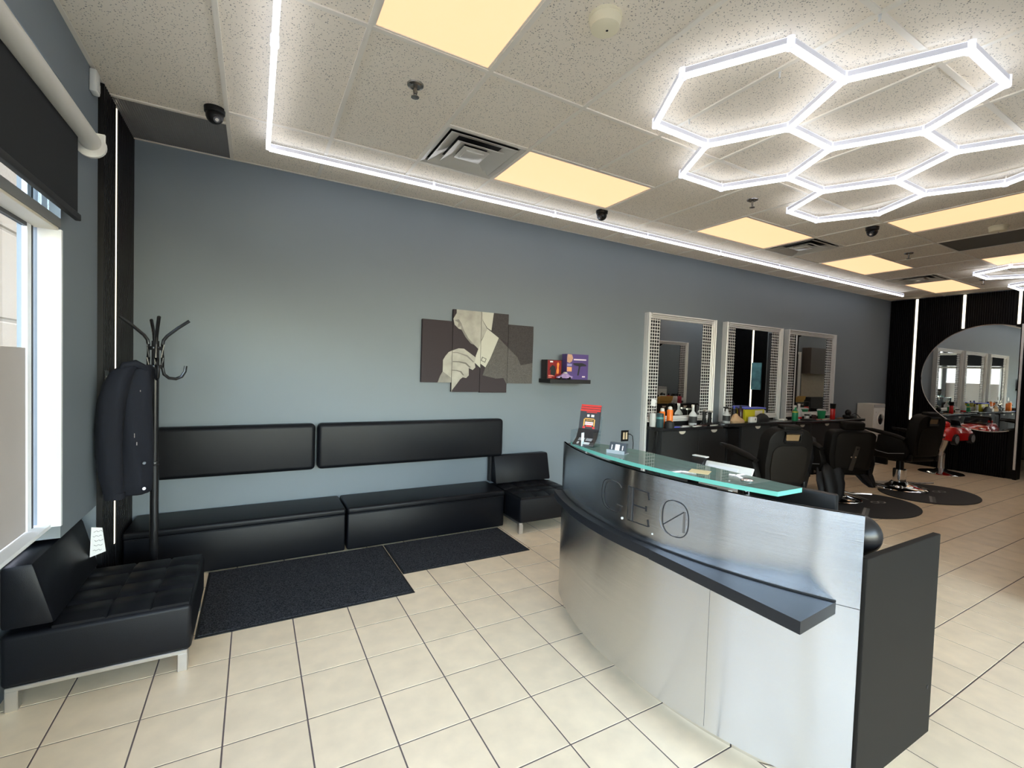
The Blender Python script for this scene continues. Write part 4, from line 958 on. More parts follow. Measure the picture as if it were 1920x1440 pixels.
obj('business_cards', prism(B(), [(-0.012, 0.004), (0.008, 0.004), (0.024, 0.052), (0.008, 0.052)], -0.044, 0.044, 'x'), mat('dark_card', (0.05, 0.06, 0.075), 0.5), t, smooth=0)
q = B(); prism(q, [(-0.0095, 0.0115), (-0.0090, 0.0115), (0.0022, 0.044), (0.0017, 0.044)], -0.012, 0.012, 'x'); prism(q, [(-0.0075, 0.018), (-0.0070, 0.018), (0.0007, 0.040), (0.0002, 0.040)], -0.032, -0.027, 'x'); prism(q, [(-0.0075, 0.018), (-0.0070, 0.018), (0.0007, 0.040), (0.0002, 0.040)], 0.026, 0.031, 'x')
obj('printed_logo', q, m_bw, t, smooth=0)
sn = obj('sticky_note', bx(B(), -0.04, 0.04, -0.04, 0.04, 0, 0.0008), mat('yellow_note', (0.80, 0.68, 0.38), 0.8), smooth=0); sn.location = (1.655, 1.30, gz); sn.rotation_euler = (0, 0, 0.5)
tag(sn, 'pale yellow sticky note lying on the glass counter', 'note')
# behind the counter
t = thing('computer_monitor', 'black monitor lying low behind the right half of the desk panel', 'monitor', (1.97, 1.12, 0.76), math.radians(10))
obj('stand', bx(B(), -0.06, 0.06, -0.10, 0.10, 0.0, 0.012, 0.004, 1), m_blackpl, t); obj('neck', bx(B(), -0.015, 0.015, -0.03, 0.03, 0.012, 0.12), m_blackpl, t)
obj('housing', bx(B(), -0.02, 0.02, -0.19, 0.19, 0.09, 0.29, 0.008, 2), m_blackpl, t); obj('screen', bx(B(), 0.02, 0.022, -0.175, 0.175, 0.10, 0.28), mat('dark_screen', (0.01, 0.01, 0.012), 0.1), t)
t = thing('tablet_stand', 'white tablet stand with a paper sheet behind the glass counter', 'tablet stand', (2.12, 1.51, 0.76), math.radians(8))
obj('base', bx(B(), -0.08, 0.08, -0.12, 0.12, 0, 0.02, 0.006, 2), m_white, t)
obj('stem', bx(B(), -0.02, 0.02, -0.03, 0.03, 0.02, 0.18), m_white, t)
obj('tablet', prism(B(), [(-0.05, 0.17), (-0.035, 0.17), (0.035, 0.285), (0.02, 0.285)], -0.13, 0.12, 'y', bev=0.004), m_white, t)
obj('sheet', prism(B(), [(-0.046, 0.182), (-0.044, 0.182), (0.012, 0.272), (0.010, 0.272)], -0.06, 0.10, 'y'), m_paper, t, smooth=0)
obj('printed_bar', prism(B(), [(-0.018, 0.232), (-0.0165, 0.232), (-0.012, 0.239), (-0.0135, 0.239)], -0.04, 0.07, 'y'), m_blackmat, t, smooth=0)
t = thing('card_terminal', 'black card payment terminal propped beside the white tablet', 'card terminal', (2.09, 1.665, 0.745), math.radians(8))
obj('body', prism(B(), [(-0.05, 0.0), (0.04, 0.0), (0.055, 0.30), (0.02, 0.315), (-0.005, 0.29)], -0.04, 0.04, 'y', bev=0.01), m_blackpl, t)
obj('trim', bx(B(), 0.02, 0.052, -0.041, 0.041, 0.313, 0.319, 0.002, 1), m_white, t)
t = thing('desk_ball', 'round black object on a short pedestal at the open end of the desk', 'speaker', (2.02, 0.865, 0.76))  # rounded black object of unknown use, modelled as a ball
obj('pedestal', lathe(B(), [(0.055, 0.0), (0.056, 0.012), (0.044, 0.03), (0.042, 0.075), (0.036, 0.092)]), m_blackmat, t)
obj('ball', sph(B(), (0, 0, 0.155), 0.076, (1, 1, 1), 28), mat('satin_black_ball', (0.02, 0.018, 0.018), 0.32), t)
pp = obj('paper_sheet', bx(B(), -0.10, 0.10, -0.075, 0.075, 0, 0.002), m_paper, smooth=0); pp.location = (2.24, 1.17, 0.7605); pp.rotation_euler = (0, 0, 0.3); tag(pp, 'white paper sheet on the work top beyond the glass corner', 'paper')
pp = obj('paper_box', bx(B(), -0.05, 0.05, -0.10, 0.10, 0, 0.20, 0.003, 1), mat('kraft_tan', (0.55, 0.35, 0.24), 0.8, noise=0.4, nscale=25), smooth=0); pp.location = (1.70, 1.42, 0.7605); tag(pp, 'tan and red packet standing under the glass counter', 'box')

# ================================================================== BARBER STATIONS
def salon_mirror(lab, xc, w, y, rz=0.0, ztop=2.256):
    t = thing('salon_mirror', lab, 'mirror', (xc, y, 0), rz, 'silver framed salon mirrors')
    h = w / 2; fw = 0.062
    def fr(x0, x1, z0, z1, vert):
        f = B()
        for i, (a, d0) in enumerate(((0.0, 0.0), (0.33, 0.012), (0.66, 0.024))):      # three stepped ridges
            c0, c1 = a + 0.03, a + 0.30
            if vert:
                s = 1 if x0 < 0 else -1
                xa, xb = (x0, x1) if s > 0 else (x1, x0)
                lo, hi = sorted((xa + (xb - xa) * c0, xa + (xb - xa) * c1)); bx(f, lo, hi, d0, 0.08, z0, z1, 0.004, 1)
            else:
                za, zb = (z1, z0) if z1 > 1.5 else (z0, z1)
                lo, hi = sorted((za + (zb - za) * c0, za + (zb - za) * c1)); bx(f, x0, x1, d0, 0.08, lo, hi, 0.004, 1)
        if vert: bx(f, x0, x1, 0.03, 0.08, z0, z1)
        else: bx(f, x0, x1, 0.03, 0.08, z0, z1)
        return f
    obj('frame_post', fr(-h, -h + fw, 0.0, ztop, True), m_alum, t); obj('frame_post', fr(h - fw, h, 0.0, ztop, True), m_alum, t)
    obj('frame_rail', fr(-h + fw, h - fw, ztop - 0.068, ztop, False), m_alum, t)
    obj('frame_rail', fr(-h + fw, h - fw, 0.895, 0.965, False), m_alum, t)
    sw = 0.168
    obj('mosaic_strip', bx(B(), -h + fw, -h + fw + sw, 0.040, 0.06, 0.965, ztop - 0.068), m_mosaic, t, smooth=0)
    obj('mosaic_strip', bx(B(), h - fw - sw, h - fw, 0.040, 0.06, 0.965, ztop - 0.068), m_mosaic, t, smooth=0)
    obj('mirror_glass', bx(B(), -h + fw + sw + 0.012, h - fw - sw, 0.044, 0.062, 0.965, ztop - 0.068), m_mirror, t, smooth=0)
    obj('backing', bx(B(), -h + fw, h - fw, 0.0605 + 0.002, 0.078, 0.80, ztop - 0.06), m_blackmat, t, smooth=0)
    return t
YM = 4.132
salon_mirror('tall silver salon mirror nearest the canvases, orange cans in front', 4.845, 1.27, YM)
salon_mirror('middle silver salon mirror behind the yellow tub', 6.365, 1.33, YM)
salon_mirror('silver salon mirror nearest the black far wall', 7.87, 1.38, YM)
def cabinet(lab, x0, x1, yf, yb, ztop, doors, legs_to=0.08, flip=False):
    t = thing('station_cabinet', lab, 'cabinet', ((x0 + x1) / 2, (yf + yb) / 2, 0), PI if flip else 0.0, 'grey station cabinets')
    w = (x1 - x0) / 2; d = (yb - yf) / 2
    obj('body', bx(B(), -w, w, -d + 0.02, d, legs_to, ztop), m_cab, t, smooth=0)
    obj('plinth', bx(B(), -w + 0.03, w - 0.03, -d + 0.05, d - 0.02, 0, legs_to), m_blackmat, t, smooth=0)
    n = len(doors) + 1; edges = [-w] + doors + [w]
    for a, b_ in zip(edges, edges[1:]):
        do = obj('door', bx(B(), a + 0.004, b_ - 0.004, -d, -d + 0.019, legs_to + 0.005, ztop - 0.006, 0.002, 1), m_cab, t, smooth=0)
        c = (a + b_) / 2 + 0.03 * w
        hp = [(c + 0.056 * math.cos(a_), ztop - 0.012 - 0.036 * math.sin(a_)) for a_ in [PI * i / 12 for i in range(13)]]
        obj('handle', prism(B(), hp, -d - 0.008, -d - 0.0005, 'y'), mat('half_moon_pull', (0.66, 0.60, 0.50), 0.35), do, smooth=0)
    return t
YFc = 3.90
cabinet('grey station cabinet under the mirror nearest the desk', 4.275, 5.47, YFc + 0.015, 4.125, 0.815, [0.06])
cabinet('grey station cabinet behind the first barber chair', 5.80, 6.925, YFc + 0.015, 4.125, 0.830, [0.10])
cabinet('grey station cabinet behind the second barber chair', 6.945, 9.05, YFc + 0.015, 4.125, 0.815, [-0.50, 0.33])
def worktop(lab, x0, x1, z0, z1, rl=0.0, rr=0.0, yb=4.128, yf=3.885):
    poly = []
    r = 0.12
    if rl: poly += [(x0 + r - r * math.cos(a), yf + r - r * math.sin(a)) for a in [PI / 2 * i / 8 for i in range(9)]]
    else: poly += [(x0, yf)]
    if rr: poly += [(x1 - r + r * math.sin(a), yf + r - r * math.cos(a)) for a in [PI / 2 * i / 8 for i in range(9)]]
    else: poly += [(x1, yf)]
    poly += [(x1, yb), (x0, yb)]
    o = obj('worktop', prism(B(), poly, z0, z1, 'z', bev=0.003), mat('black_worktop', (0.016, 0.016, 0.018), 0.25), smooth=40); center(o)
    tag(o, lab, 'worktop', 'black station worktops'); return o
worktop('black worktop of the first station, cluttered with combs', 4.25, 5.36, 0.816, 0.851)
worktop('raised rounded worktop of the middle station with the yellow tub', 5.365, 6.93, 0.832, 0.872, 1, 0)
worktop('black worktop of the third station with green bottle', 6.935, 9.10, 0.816, 0.862, 1, 0)
# black tower between stations
t = thing('trolley', 'tall black tool trolley in the gap between two station cabinets', 'trolley', (5.635, 4.0, 0))
obj('body', bx(B(), 5.50, 5.77, 3.93, 4.12, 0.06, 0.80, 0.006, 1), m_blackpl, t, world=True)
for z in (0.12, 0.34, 0.56): obj('drawer_front', bx(B(), 5.515, 5.755, 3.922, 3.93, z, z + 0.20, 0.004, 1), m_blackpl, t, world=True)
for x in (5.53, 5.74): obj('caster', cyl(B(), (x, 3.96, 0.03), (x + 0.001, 4.0, 0.03), 0.03, n=12), m_blackpl, t, world=True)
cords = B()
tube(cords, [(4.268, 4.02, 0.79), (4.262, 4.02, 0.70), (4.262, 4.05, 0.45), (4.26, 4.06, 0.2), (4.255, 4.05, 0.006)], 0.005, 6)
tube(cords, [(4.268, 3.985, 0.79), (4.262, 3.99, 0.68), (4.262, 3.98, 0.42), (4.26, 3.99, 0.2), (4.255, 4.0, 0.006)], 0.005, 6)
for y in (4.02, 3.985): cyl(cords, (4.266, y, 0.775), (4.266, y, 0.80), 0.008, n=8)
tag(center(obj('appliance_cords', cords, m_blackpl)), 'two thin black cords hanging down the side of the first cabinet', 'cord')

# ---- bottles and tools
def bottle(name, lab, cat, x, y, z, prof, m, cap=None, mcap=None, label=None, nozzle=None, group='bottles and tools on the stations'):
    t = thing(name, lab, cat, (x, y, z), 0, group)
    obj('body', lathe(B(), prof, n=18), m, t)
    if cap: obj('cap', lathe(B(), cap, n=16), mcap or m_white, t)
    if label: r, z0, z1, ml = label; obj('label_band', lathe(B(), [(r, z0), (r, z1)], n=18), ml, t)
    if nozzle:
        nz = B(); zt = nozzle; bx(nz, -0.018, 0.018, -0.012, 0.012, zt, zt + 0.03, 0.004, 1); bx(nz, -0.065, -0.015, -0.010, 0.010, zt + 0.012, zt + 0.03, 0.004, 1); bx(nz, -0.04, -0.03, -0.006, 0.006, zt - 0.03, zt + 0.012)
        obj('trigger', nz, mcap or m_blackpl, t)
    return t
m_or = mat('orange_can', (0.85, 0.20, 0.02), 0.35); m_gr = mat('green_plastic', (0.02, 0.30, 0.12), 0.35); m_teal = mat('teal_dark', (0.03, 0.07, 0.08), 0.35)
m_clearb = mat('pale_bottle', (0.55, 0.56, 0.55), 0.3); m_yel = mat('yellow_tub', (0.55, 0.48, 0.02), 0.4); m_blue = mat('blue_lid', (0.08, 0.10, 0.55), 0.4); m_brown = mat('brown_bottle', (0.05, 0.02, 0.018), 0.25)
z1, z2, z3 = 0.8515, 0.8725, 0.8625
can = lambda h, r: [(r * 0.96, 0), (r, 0.004), (r, h - 0.012), (r * 0.8, h)]
bottle('spray_can', 'tall orange spray can with white cap on the first station', 'can', 4.492, 4.0, z1, can(0.215, 0.037), m_or, [(0.025, 0.215), (0.027, 0.22), (0.024, 0.245), (0.008, 0.255)])
bottle('spray_can', 'shorter orange can half hidden behind the tall one', 'can', 4.418, 4.055, z1, can(0.19, 0.035), m_or, [(0.025, 0.19), (0.027, 0.195), (0.022, 0.225), (0.008, 0.23)])
bottle('product_bottle', 'dark teal bottle left of the orange cans', 'bottle', 4.345, 4.02, z1, can(0.17, 0.045), m_teal, label=(0.0455, 0.10, 0.125, mat('teal_label', (0.10, 0.30, 0.30), 0.4)))
t = thing('comb_jar', 'jar with a white card clipped on top at the far left of the first station', 'jar', (4.285, 4.08, z1))
obj('jar', lathe(B(), [(0.035, 0), (0.037, 0.005), (0.037, 0.16), (0.034, 0.165)]), m_clearb, t)
obj('card_stem', cyl(B(), (-0.005, 0, 0.15), (-0.03, 0, 0.26), 0.003, n=6), m_white, t); obj('card', bx(B(), -0.075, 0.0, -0.003, 0.003, 0.25, 0.335, M=Matrix.Rotation(0.12, 4, 'Y')), m_paper, t, smooth=0)
t = thing('baseball_hat', 'black hat lying in front of the teal bottle', 'hat', (4.41, 3.93, z1))
obj('crown', lathe(B(), [(0.058, 0), (0.06, 0.03), (0.05, 0.07), (0.02, 0.085)]), m_blackmat, t); obj('brim', bx(B(), 0.03, 0.10, -0.035, 0.035, 0.0, 0.012, 0.005, 1), m_blackmat, t)
bottle('liquor_bottle', 'square clear bottle with black and white label in front of the first mirror', 'bottle', 4.985, 4.06, z1, [(0.05, 0), (0.052, 0.01), (0.052, 0.13), (0.03, 0.165), (0.017, 0.18), (0.017, 0.235)], m_clearb, [(0.02, 0.235), (0.02, 0.265)], m_satin, (0.0527, 0.03, 0.115, mat('black_label', (0.03, 0.03, 0.03), 0.5)))
for lab, x, h in (('left of two black hair clippers standing in a charging dock', 5.14, 0.20), ('right of two black hair clippers standing in a charging dock', 5.25, 0.185)):
    t = thing('hair_clipper', lab, 'clipper', (x, 4.01, z1), 0.3, 'clippers on charging docks')
    obj('dock', lathe(B(), [(0.045, 0), (0.047, 0.01), (0.035, 0.03)]), m_blackpl, t)
    obj('handle', loft(B(), [ringpts(0, 0, rx, ry, z, 16, 0, 0.0) for rx, ry, z in ((0.022, 0.02, 0.02), (0.027, 0.023, 0.07), (0.024, 0.02, 0.11), (0.03, 0.024, h - 0.02))]), m_blackpl, t)
    obj('blade', bx(B(), -0.03, 0.03, -0.03, 0.012, h - 0.02, h + 0.004, 0.004, 1), m_satin, t); obj('badge', cyl(B(), (0, -0.023, 0.085), (0, -0.0265, 0.085), 0.008, n=12), m_chrome, t)
for lab, x, y, L, wd, m, rz in (('white comb lying on the first worktop', 4.88, 3.915, 0.14, 0.03, m_white, 0.15), ('dark red clipper guard case on the first worktop', 5.00, 3.965, 0.14, 0.06, mat('oxblood', (0.05, 0.012, 0.012), 0.4), -0.1),
                         ('blue clip tray in front of the orange cans', 4.50, 3.925, 0.13, 0.06, m_blue, 0.1), ('pale comb at the front edge of the first worktop', 4.66, 3.915, 0.14, 0.03, m_clearb, 0.15), ('grey razor left of the white comb', 4.78, 3.965, 0.15, 0.025, m_satin, -0.3), ('white comb near the clippers', 5.22, 3.925, 0.15, 0.025, m_white, 0.2),
                         ('white mouse-shaped buffer near the middle station end', 6.86, 3.98, 0.13, 0.08, m_white, 0.2), ('red comb on the third worktop', 7.75, 3.96, 0.24, 0.05, m_red, 0.1), ('cream comb on the third worktop', 7.98, 3.95, 0.22, 0.04, m_cream, 0.15), ('dark tool roll on the third worktop', 7.45, 3.94, 0.26, 0.08, m_blackmat, -0.1), ('wooden brush at the end of the third worktop', 8.45, 3.97, 0.20, 0.05, mat('brush_wood', (0.25, 0.13, 0.05), 0.5), 0.2)):
    zz = z1 if x < 5.36 else (z2 if x < 6.93 else z3)
    h = 0.025 if wd > 0.06 else 0.012
    t = thing('station_tool', lab, 'tool', (x, y, zz), rz, 'flat tools on the worktops')
    obj('body', bx(B(), -L / 2, L / 2, -wd / 2, wd / 2, 0.0, h, h * 0.4, 2), m, t); obj('handle', bx(B(), L / 2 - 0.01, L / 2 + 0.05, -wd * 0.2, wd * 0.2, 0.001, h * 0.7, h * 0.2, 1), m, t)
# middle station
bottle('spray_bottle', 'white and black labelled spray bottle left of the brown paper', 'bottle', 5.545, 3.975, z2, [(0.045, 0), (0.047, 0.005), (0.047, 0.115), (0.02, 0.15), (0.016, 0.19)], m_clearb, None, m_blackpl, (0.0477, 0.03, 0.10, MATS['black_label']), 0.19)
t = thing('paper_bag', 'crumpled brown paper bag on the middle station', 'bag', (5.74, 3.945, z2))
random.seed(3); rr_ = []
for z, w_, d_ in ((0, 0.13, 0.05), (0.02, 0.14, 0.055), (0.055, 0.12, 0.05), (0.085, 0.07, 0.035), (0.11, 0.03, 0.02)):
    rr_.append([(w_ * math.cos(a) * random.uniform(0.8, 1.1) - z * 0.5, d_ * math.sin(a) * random.uniform(0.8, 1.1), z + (random.uniform(-0.008, 0.012) if z else 0)) for a in [2 * PI * k / 14 for k in range(14)]])
obj('crumpled_body', loft(B(), rr_), mat('brown_paper', (0.55, 0.36, 0.20), 0.8, noise=0.2), t, smooth=20); obj('rolled_top', tube(B(), [(-0.10, 0, 0.10), (-0.04, 0, 0.118), (0.01, 0.01, 0.10)], 0.012, 6), MATS['brown_paper'], t)
bottle('product_bottle', 'tall brown bottle right of the paper bag', 'bottle', 5.905, 4.02, z2, can(0.19, 0.033), m_brown, [(0.014, 0.19), (0.014, 0.225)], m_blackpl)
bottle('product_bottle', 'black bottle behind the crumpled paper bag', 'bottle', 5.82, 4.06, z2, can(0.18, 0.035), m_blackpl, [(0.013, 0.18), (0.013, 0.22)], m_blue)
t = thing('storage_tub', 'yellow storage tub with blue lid on the middle station', 'tub', (6.20, 4.05, z2))
obj('tub', prism(B(), [(-0.205, 0.0), (0.205, 0.0), (0.225, 0.175), (-0.225, 0.175)], -0.055, 0.06, 'y', bev=0.012), m_yel, t); obj('lid', bx(B(), -0.238, 0.238, -0.067, 0.072, 0.175, 0.197, 0.008, 2), m_blue, t)
obj('label_sheet', bx(B(), -0.005, 0.165, -0.0575, -0.0555, 0.06, 0.155), m_cream, t, smooth=0)
t = thing('tissue_box', 'small white box with dark logo in front of the yellow tub', 'box', (6.03, 3.915, z2)); obj('carton', bx(B(), -0.065, 0.065, -0.02, 0.03, 0, 0.078, 0.008, 2), m_white, t); obj('printed_logo', bx(B(), 0.02, 0.038, -0.0212, -0.0198, 0.03, 0.06), MATS['black_label'], t, smooth=0)
t = thing('folded_apron', 'heap of black apron cloth in front of the yellow tub', 'apron', (6.27, 3.935, z2))
rr_ = []
for z, w_, d_ in ((0, 0.17, 0.045), (0.025, 0.18, 0.05), (0.06, 0.15, 0.045), (0.095, 0.10, 0.035), (0.118, 0.04, 0.02)): rr_.append([(w_ * math.cos(a) * random.uniform(0.88, 1.08), d_ * math.sin(a) * random.uniform(0.88, 1.08), z) for a in [2 * PI * k / 16 for k in range(16)]])
obj('cloth_heap', loft(B(), rr_), m_cape, t, smooth=50)
bottle('product_bottle', 'slim pale bottle right of the yellow tub', 'bottle', 6.49, 4.05, z2, can(0.15, 0.025), m_clearb, [(0.012, 0.15), (0.012, 0.19)], m_blackpl)
# third station
bottle('spray_bottle', 'green spray bottle with white nozzle on the third station', 'bottle', 7.20, 4.0, z3, [(0.04, 0), (0.042, 0.005), (0.042, 0.13), (0.018, 0.17), (0.015, 0.20)], m_gr, None, m_white, (0.0425, 0.12, 0.14, mat('yellow_band', (0.6, 0.6, 0.08), 0.4)), 0.20)
bottle('product_bottle', 'white pump bottle right of the green spray bottle', 'bottle', 7.35, 4.03, z3, [(0.045, 0), (0.046, 0.005), (0.046, 0.14), (0.02, 0.18), (0.015, 0.22)], m_clearb, [(0.018, 0.22), (0.02, 0.25)], m_white, (0.0465, 0.02, 0.05, m_red))
bottle('cup', 'green cup with clear lid on the third station', 'cup', 8.02, 4.04, z3, [(0.045, 0), (0.047, 0.004), (0.062, 0.13), (0.06, 0.133)], m_gr, [(0.066, 0.133), (0.066, 0.145), (0.05, 0.155)], m_clearb)
bottle('spray_can', 'red spray can with black cap on the third station', 'can', 8.215, 3.97, z3, can(0.17, 0.036), m_red, [(0.037, 0.17), (0.04, 0.175), (0.044, 0.25)], m_blackpl)
bottle('product_jar', 'small white jar between the white bottle and green cup', 'jar', 7.62, 4.05, z3, can(0.06, 0.035), m_white, [(0.037, 0.06), (0.037, 0.08)], m_blackpl); bottle('product_jar', 'small brown jar beside the green cup', 'jar', 7.84, 4.06, z3, can(0.07, 0.035), m_brown, [(0.037, 0.07), (0.037, 0.09)], m_white)
t = thing('charging_stand', 'black charging stand with cord at the end of the third station', 'charger', (8.80, 4.0, z3))
obj('base', bx(B(), -0.09, 0.10, -0.06, 0.06, 0, 0.05, 0.01, 2), m_blackpl, t); obj('cradle', sph(B(), (-0.03, 0, 0.09), 0.055, (1, 0.8, 1), 16), m_blackpl, t); obj('cord', tube(B(), [(0.09, 0, 0.05), (0.14, -0.02, 0.075), (0.18, -0.05, 0.05), (0.185, -0.09, 0.004)], 0.006, 8), m_blackpl, t)

# ================================================================== BARBER CHAIRS
m_piping = mat('grey_piping', (0.28, 0.28, 0.29), 0.5)
def chair_base(t, lift=0.36):
    obj('base', lathe(B(), [(0.318, 0.013), (0.325, 0.02), (0.31, 0.034), (0.22, 0.052), (0.12, 0.072), (0.09, 0.10)], n=40), m_chrome, t)
    obj('hydraulic_column', lathe(B(), [(0.078, 0.09), (0.078, 0.27), (0.074, 0.275)], n=28), m_chrome, t)
    obj('piston', cyl(B(), (0, 0, 0.27), (0, 0, lift), 0.045, n=20), m_blackpl, t)
    obj('foot_lever', tube(B(), [(0.06, -0.02, 0.10), (0.20, -0.10, 0.085), (0.36, -0.2, 0.11)], 0.011, 8), m_chrome, t)
def round_back(w, h, r, n=8):
    """outline of a padded back in (x,z): wider bottom, rounded shoulders"""
    pts = [(-w * 0.86, 0), (w * 0.86, 0)]
    pts += [(w * (0.86 + 0.14 * min(1, k / 3)), h * 0.12 * k) for k in range(1, 5)]
    pts += [(w - r + r * math.cos(a), h - r + r * math.sin(a)) for a in [PI / 2 * i / n for i in range(1, n + 1)]]
    pts += [(-w + r - r * math.sin(a), h - r + r * math.cos(a)) for a in [PI / 2 * i / n for i in range(0, n)]]
    pts += [(-w * (0.86 + 0.14 * min(1, k / 3)), h * 0.12 * k) for k in range(4, 0, -1)]
    return pts
def barber_chair(lab, loc, rz, kind='A', dz=0.0):
    t = thing('barber_chair', lab, 'barber chair', loc, rz, 'black barber chairs')
    chair_base(t, 0.36 + dz); nb = len(t.children)
    obj('seat_shell', bx(B(), -0.265, 0.265, -0.27, 0.28, 0.345, 0.47, 0.04, 3), m_leather2, t)
    obj('seat_cushion', bx(B(), -0.255, 0.255, -0.24, 0.285, 0.445, 0.53, 0.035, 4), m_leather2, t)
    Mb = Matrix.Translation((0, -0.245, 0.43)) @ Matrix.Rotation(math.radians(8), 4, 'X')
    h = 0.575 if kind == 'A' else 0.47; r = 0.15 if kind == 'A' else 0.07; w = 0.26
    bk_ = obj('backrest', prism(B(), round_back(w, h, r), -0.06, 0.075, 'y', bev=0.028, M=Mb), m_leather2, t)
    obj('back_panel', prism(B(), [(x * 0.78, 0.03 + z * (0.66 if kind == 'A' else 0.9)) for x, z in round_back(w, h, r * 0.9)], -0.072, -0.055, 'y', bev=0.006, M=Mb), mat('back_shell', (0.014, 0.0115, 0.0092), 0.6, spec=0.12), bk_)
    if kind == 'A':
        ringp = [(-0.085, h - 0.125), (0.085, h - 0.125), (0.095, h - 0.03), (-0.095, h - 0.03)]
        hf = B(); P_ = [Mb @ Vector((x, -0.068, z)) for x, z in ringp]; tube(hf, P_ + [P_[0]], 0.014, 8)
        obj('back_handle', hf, m_blackpl, bk_)
        obj('handle_window', prism(B(), [(x * 0.85, z) for x, z in ((-0.085, h - 0.112), (0.085, h - 0.112), (0.09, h - 0.05), (-0.09, h - 0.05))], -0.066, -0.058, 'y', M=Mb), mat('amber_recess', (0.22, 0.14, 0.07), 0.3), bk_)
        obj('headrest', bx(B(), -0.105, 0.105, -0.055, 0.045, h - 0.02, h + 0.035, 0.02, 3, M=Mb), m_leather2, t)
    else:
        obj('headrest', bx(B(), -0.125, 0.125, -0.05, 0.055, h + 0.012, h + 0.115, 0.028, 4, M=Mb), m_leather2, t)
        hb = obj('headrest_bracket', bx(B(), -0.025, 0.025, -0.082, -0.070, 0.0, 0.30, 0.003, 1, M=Mb @ Matrix.Rotation(0.16, 4, 'Y')), mat('dark_bracket', (0.035, 0.028, 0.022), 0.4), t)
        for x, z in ((0.04, 0.27), (-0.02, 0.17), (0.03, 0.17)): obj('bolt', cyl(B(), Mb @ Vector((x, -0.080, z)), Mb @ Vector((x, -0.090, z)), 0.010, n=10), m_chrome, hb)
    for sx in (-1, 1):
        a = obj('arm_frame', prism(B(), [(-0.25, 0.37), (0.10, 0.37), (0.27, 0.44), (0.29, 0.52), (0.12, 0.57), (0.10, 0.68), (-0.02, 0.70), (-0.22, 0.64), (-0.28, 0.50)], sx * 0.285 - 0.034, sx * 0.285 + 0.034, 'x', bev=0.01), m_leather2, t)
        obj('arm_pad', tube(B(), [(sx * 0.29, -0.24, 0.655), (sx * 0.29, -0.12, 0.685), (sx * 0.29, 0.08, 0.715), (sx * 0.29, 0.20, 0.730), (sx * 0.29, 0.255, 0.73)], [0.03, 0.044, 0.046, 0.04, 0.026], 12, flat=0.62), m_leather2, a)
        obj('arm_tip', bx(B(), sx * 0.29 - 0.02, sx * 0.29 + 0.02, 0.22, 0.33, 0.722, 0.752, 0.012, 2), m_blackpl, a)
        obj('piping', tube(B(), [(sx * 0.320, -0.25, 0.47), (sx * 0.322, -0.05, 0.435), (sx * 0.322, 0.10, 0.45), (sx * 0.322, 0.27, 0.52)], 0.005, 6), m_piping, a)
        obj('side_bracket', bx(B(), sx * 0.25 - 0.02, sx * 0.25 + 0.02, -0.30, -0.24, 0.36, 0.45, 0.01, 2), m_blackpl, t)
    fo = B(); bx(fo, -0.20, 0.20, 0.44, 0.60, 0.20, 0.222, 0.006, 1)
    fr_ = obj('footrest', fo, m_blackpl, t)
    obj('footrest_bar', tube(B(), [(-0.2, 0.60, 0.235), (0.2, 0.60, 0.235)], 0.012, 8), m_chrome, fr_)
    for sx in (-1, 1): obj('footrest_arm', bx(B(), sx * 0.13 - 0.022, sx * 0.13 + 0.022, 0.26, 0.47, 0.20, 0.40, 0.006, 1), m_blackpl, fr_)
    for ch in t.children:
        if ch.name.split('.')[0] not in ('base', 'hydraulic_column', 'piston', 'foot_lever'): ch.location.z += dz
    return t
def facing(dx, dy): return math.atan2(-dx, dy)
barber_chair('black barber chair nearest the desk with a handle in its rounded back', (4.80, 2.97, 0), facing(0.31, 0.95), 'A')
barber_chair('black barber chair with boxy headrest and capes thrown over it', (6.42, 3.07, 0), facing(0.52, 0.855), 'B')
barber_chair('black barber chair on the right, seen side-on with its footrest', (7.97, 2.95, 0), facing(0.22, 0.975), 'A', 0.075)
# capes on the second chair
def cape(lab, loc, rings, rz=0.0):
    t = thing('barber_cape', lab, 'cape', loc, rz, 'black capes on the second chair')
    rs = []
    for i, (cx, cy, rx, ry, z) in enumerate(rings): rs.append(ringpts(cx, cy, rx, ry, z, 44, 0.7 * i * 0.3, 0.16))
    obj('draped_cloth', loft(B(), rs), m_cape, t, smooth=60); obj('neck_band', tube(B(), [(rings[0][0] + 0.05 * math.cos(a), rings[0][1] + 0.03 * math.sin(a), rings[0][4]) for a in [2 * PI * k / 12 for k in range(13)]], 0.008, 6), m_cape, t); return t
cape('black cape draped over the left arm of the second barber chair', (6.08, 3.30, 0.30), [(0.12, 0.02, 0.08, 0.06, 0.47), (0.08, 0.0, 0.15, 0.10, 0.44), (0.03, -0.02, 0.20, 0.12, 0.34), (0.0, -0.03, 0.21, 0.12, 0.22), (0.0, -0.03, 0.20, 0.11, 0.10), (0.02, -0.03, 0.17, 0.10, 0.0)])
cape('black cape hanging behind the back of the second barber chair', (6.08, 2.92, 0.05), [(0.14, 0.06, 0.14, 0.08, 0.44), (0.10, 0.05, 0.19, 0.11, 0.36), (0.06, 0.02, 0.18, 0.12, 0.22), (0.02, 0.0, 0.14, 0.11, 0.09), (-0.03, 0.0, 0.12, 0.09, 0.0)])
cape('black cape tail spilling from the right side of the second chair', (6.52, 2.80, 0.20), [(0.0, 0.07, 0.13, 0.08, 0.32), (0.02, 0.03, 0.15, 0.09, 0.24), (0.05, -0.02, 0.13, 0.07, 0.14), (0.08, -0.06, 0.09, 0.05, 0.05), (0.10, -0.08, 0.04, 0.03, 0.0)])
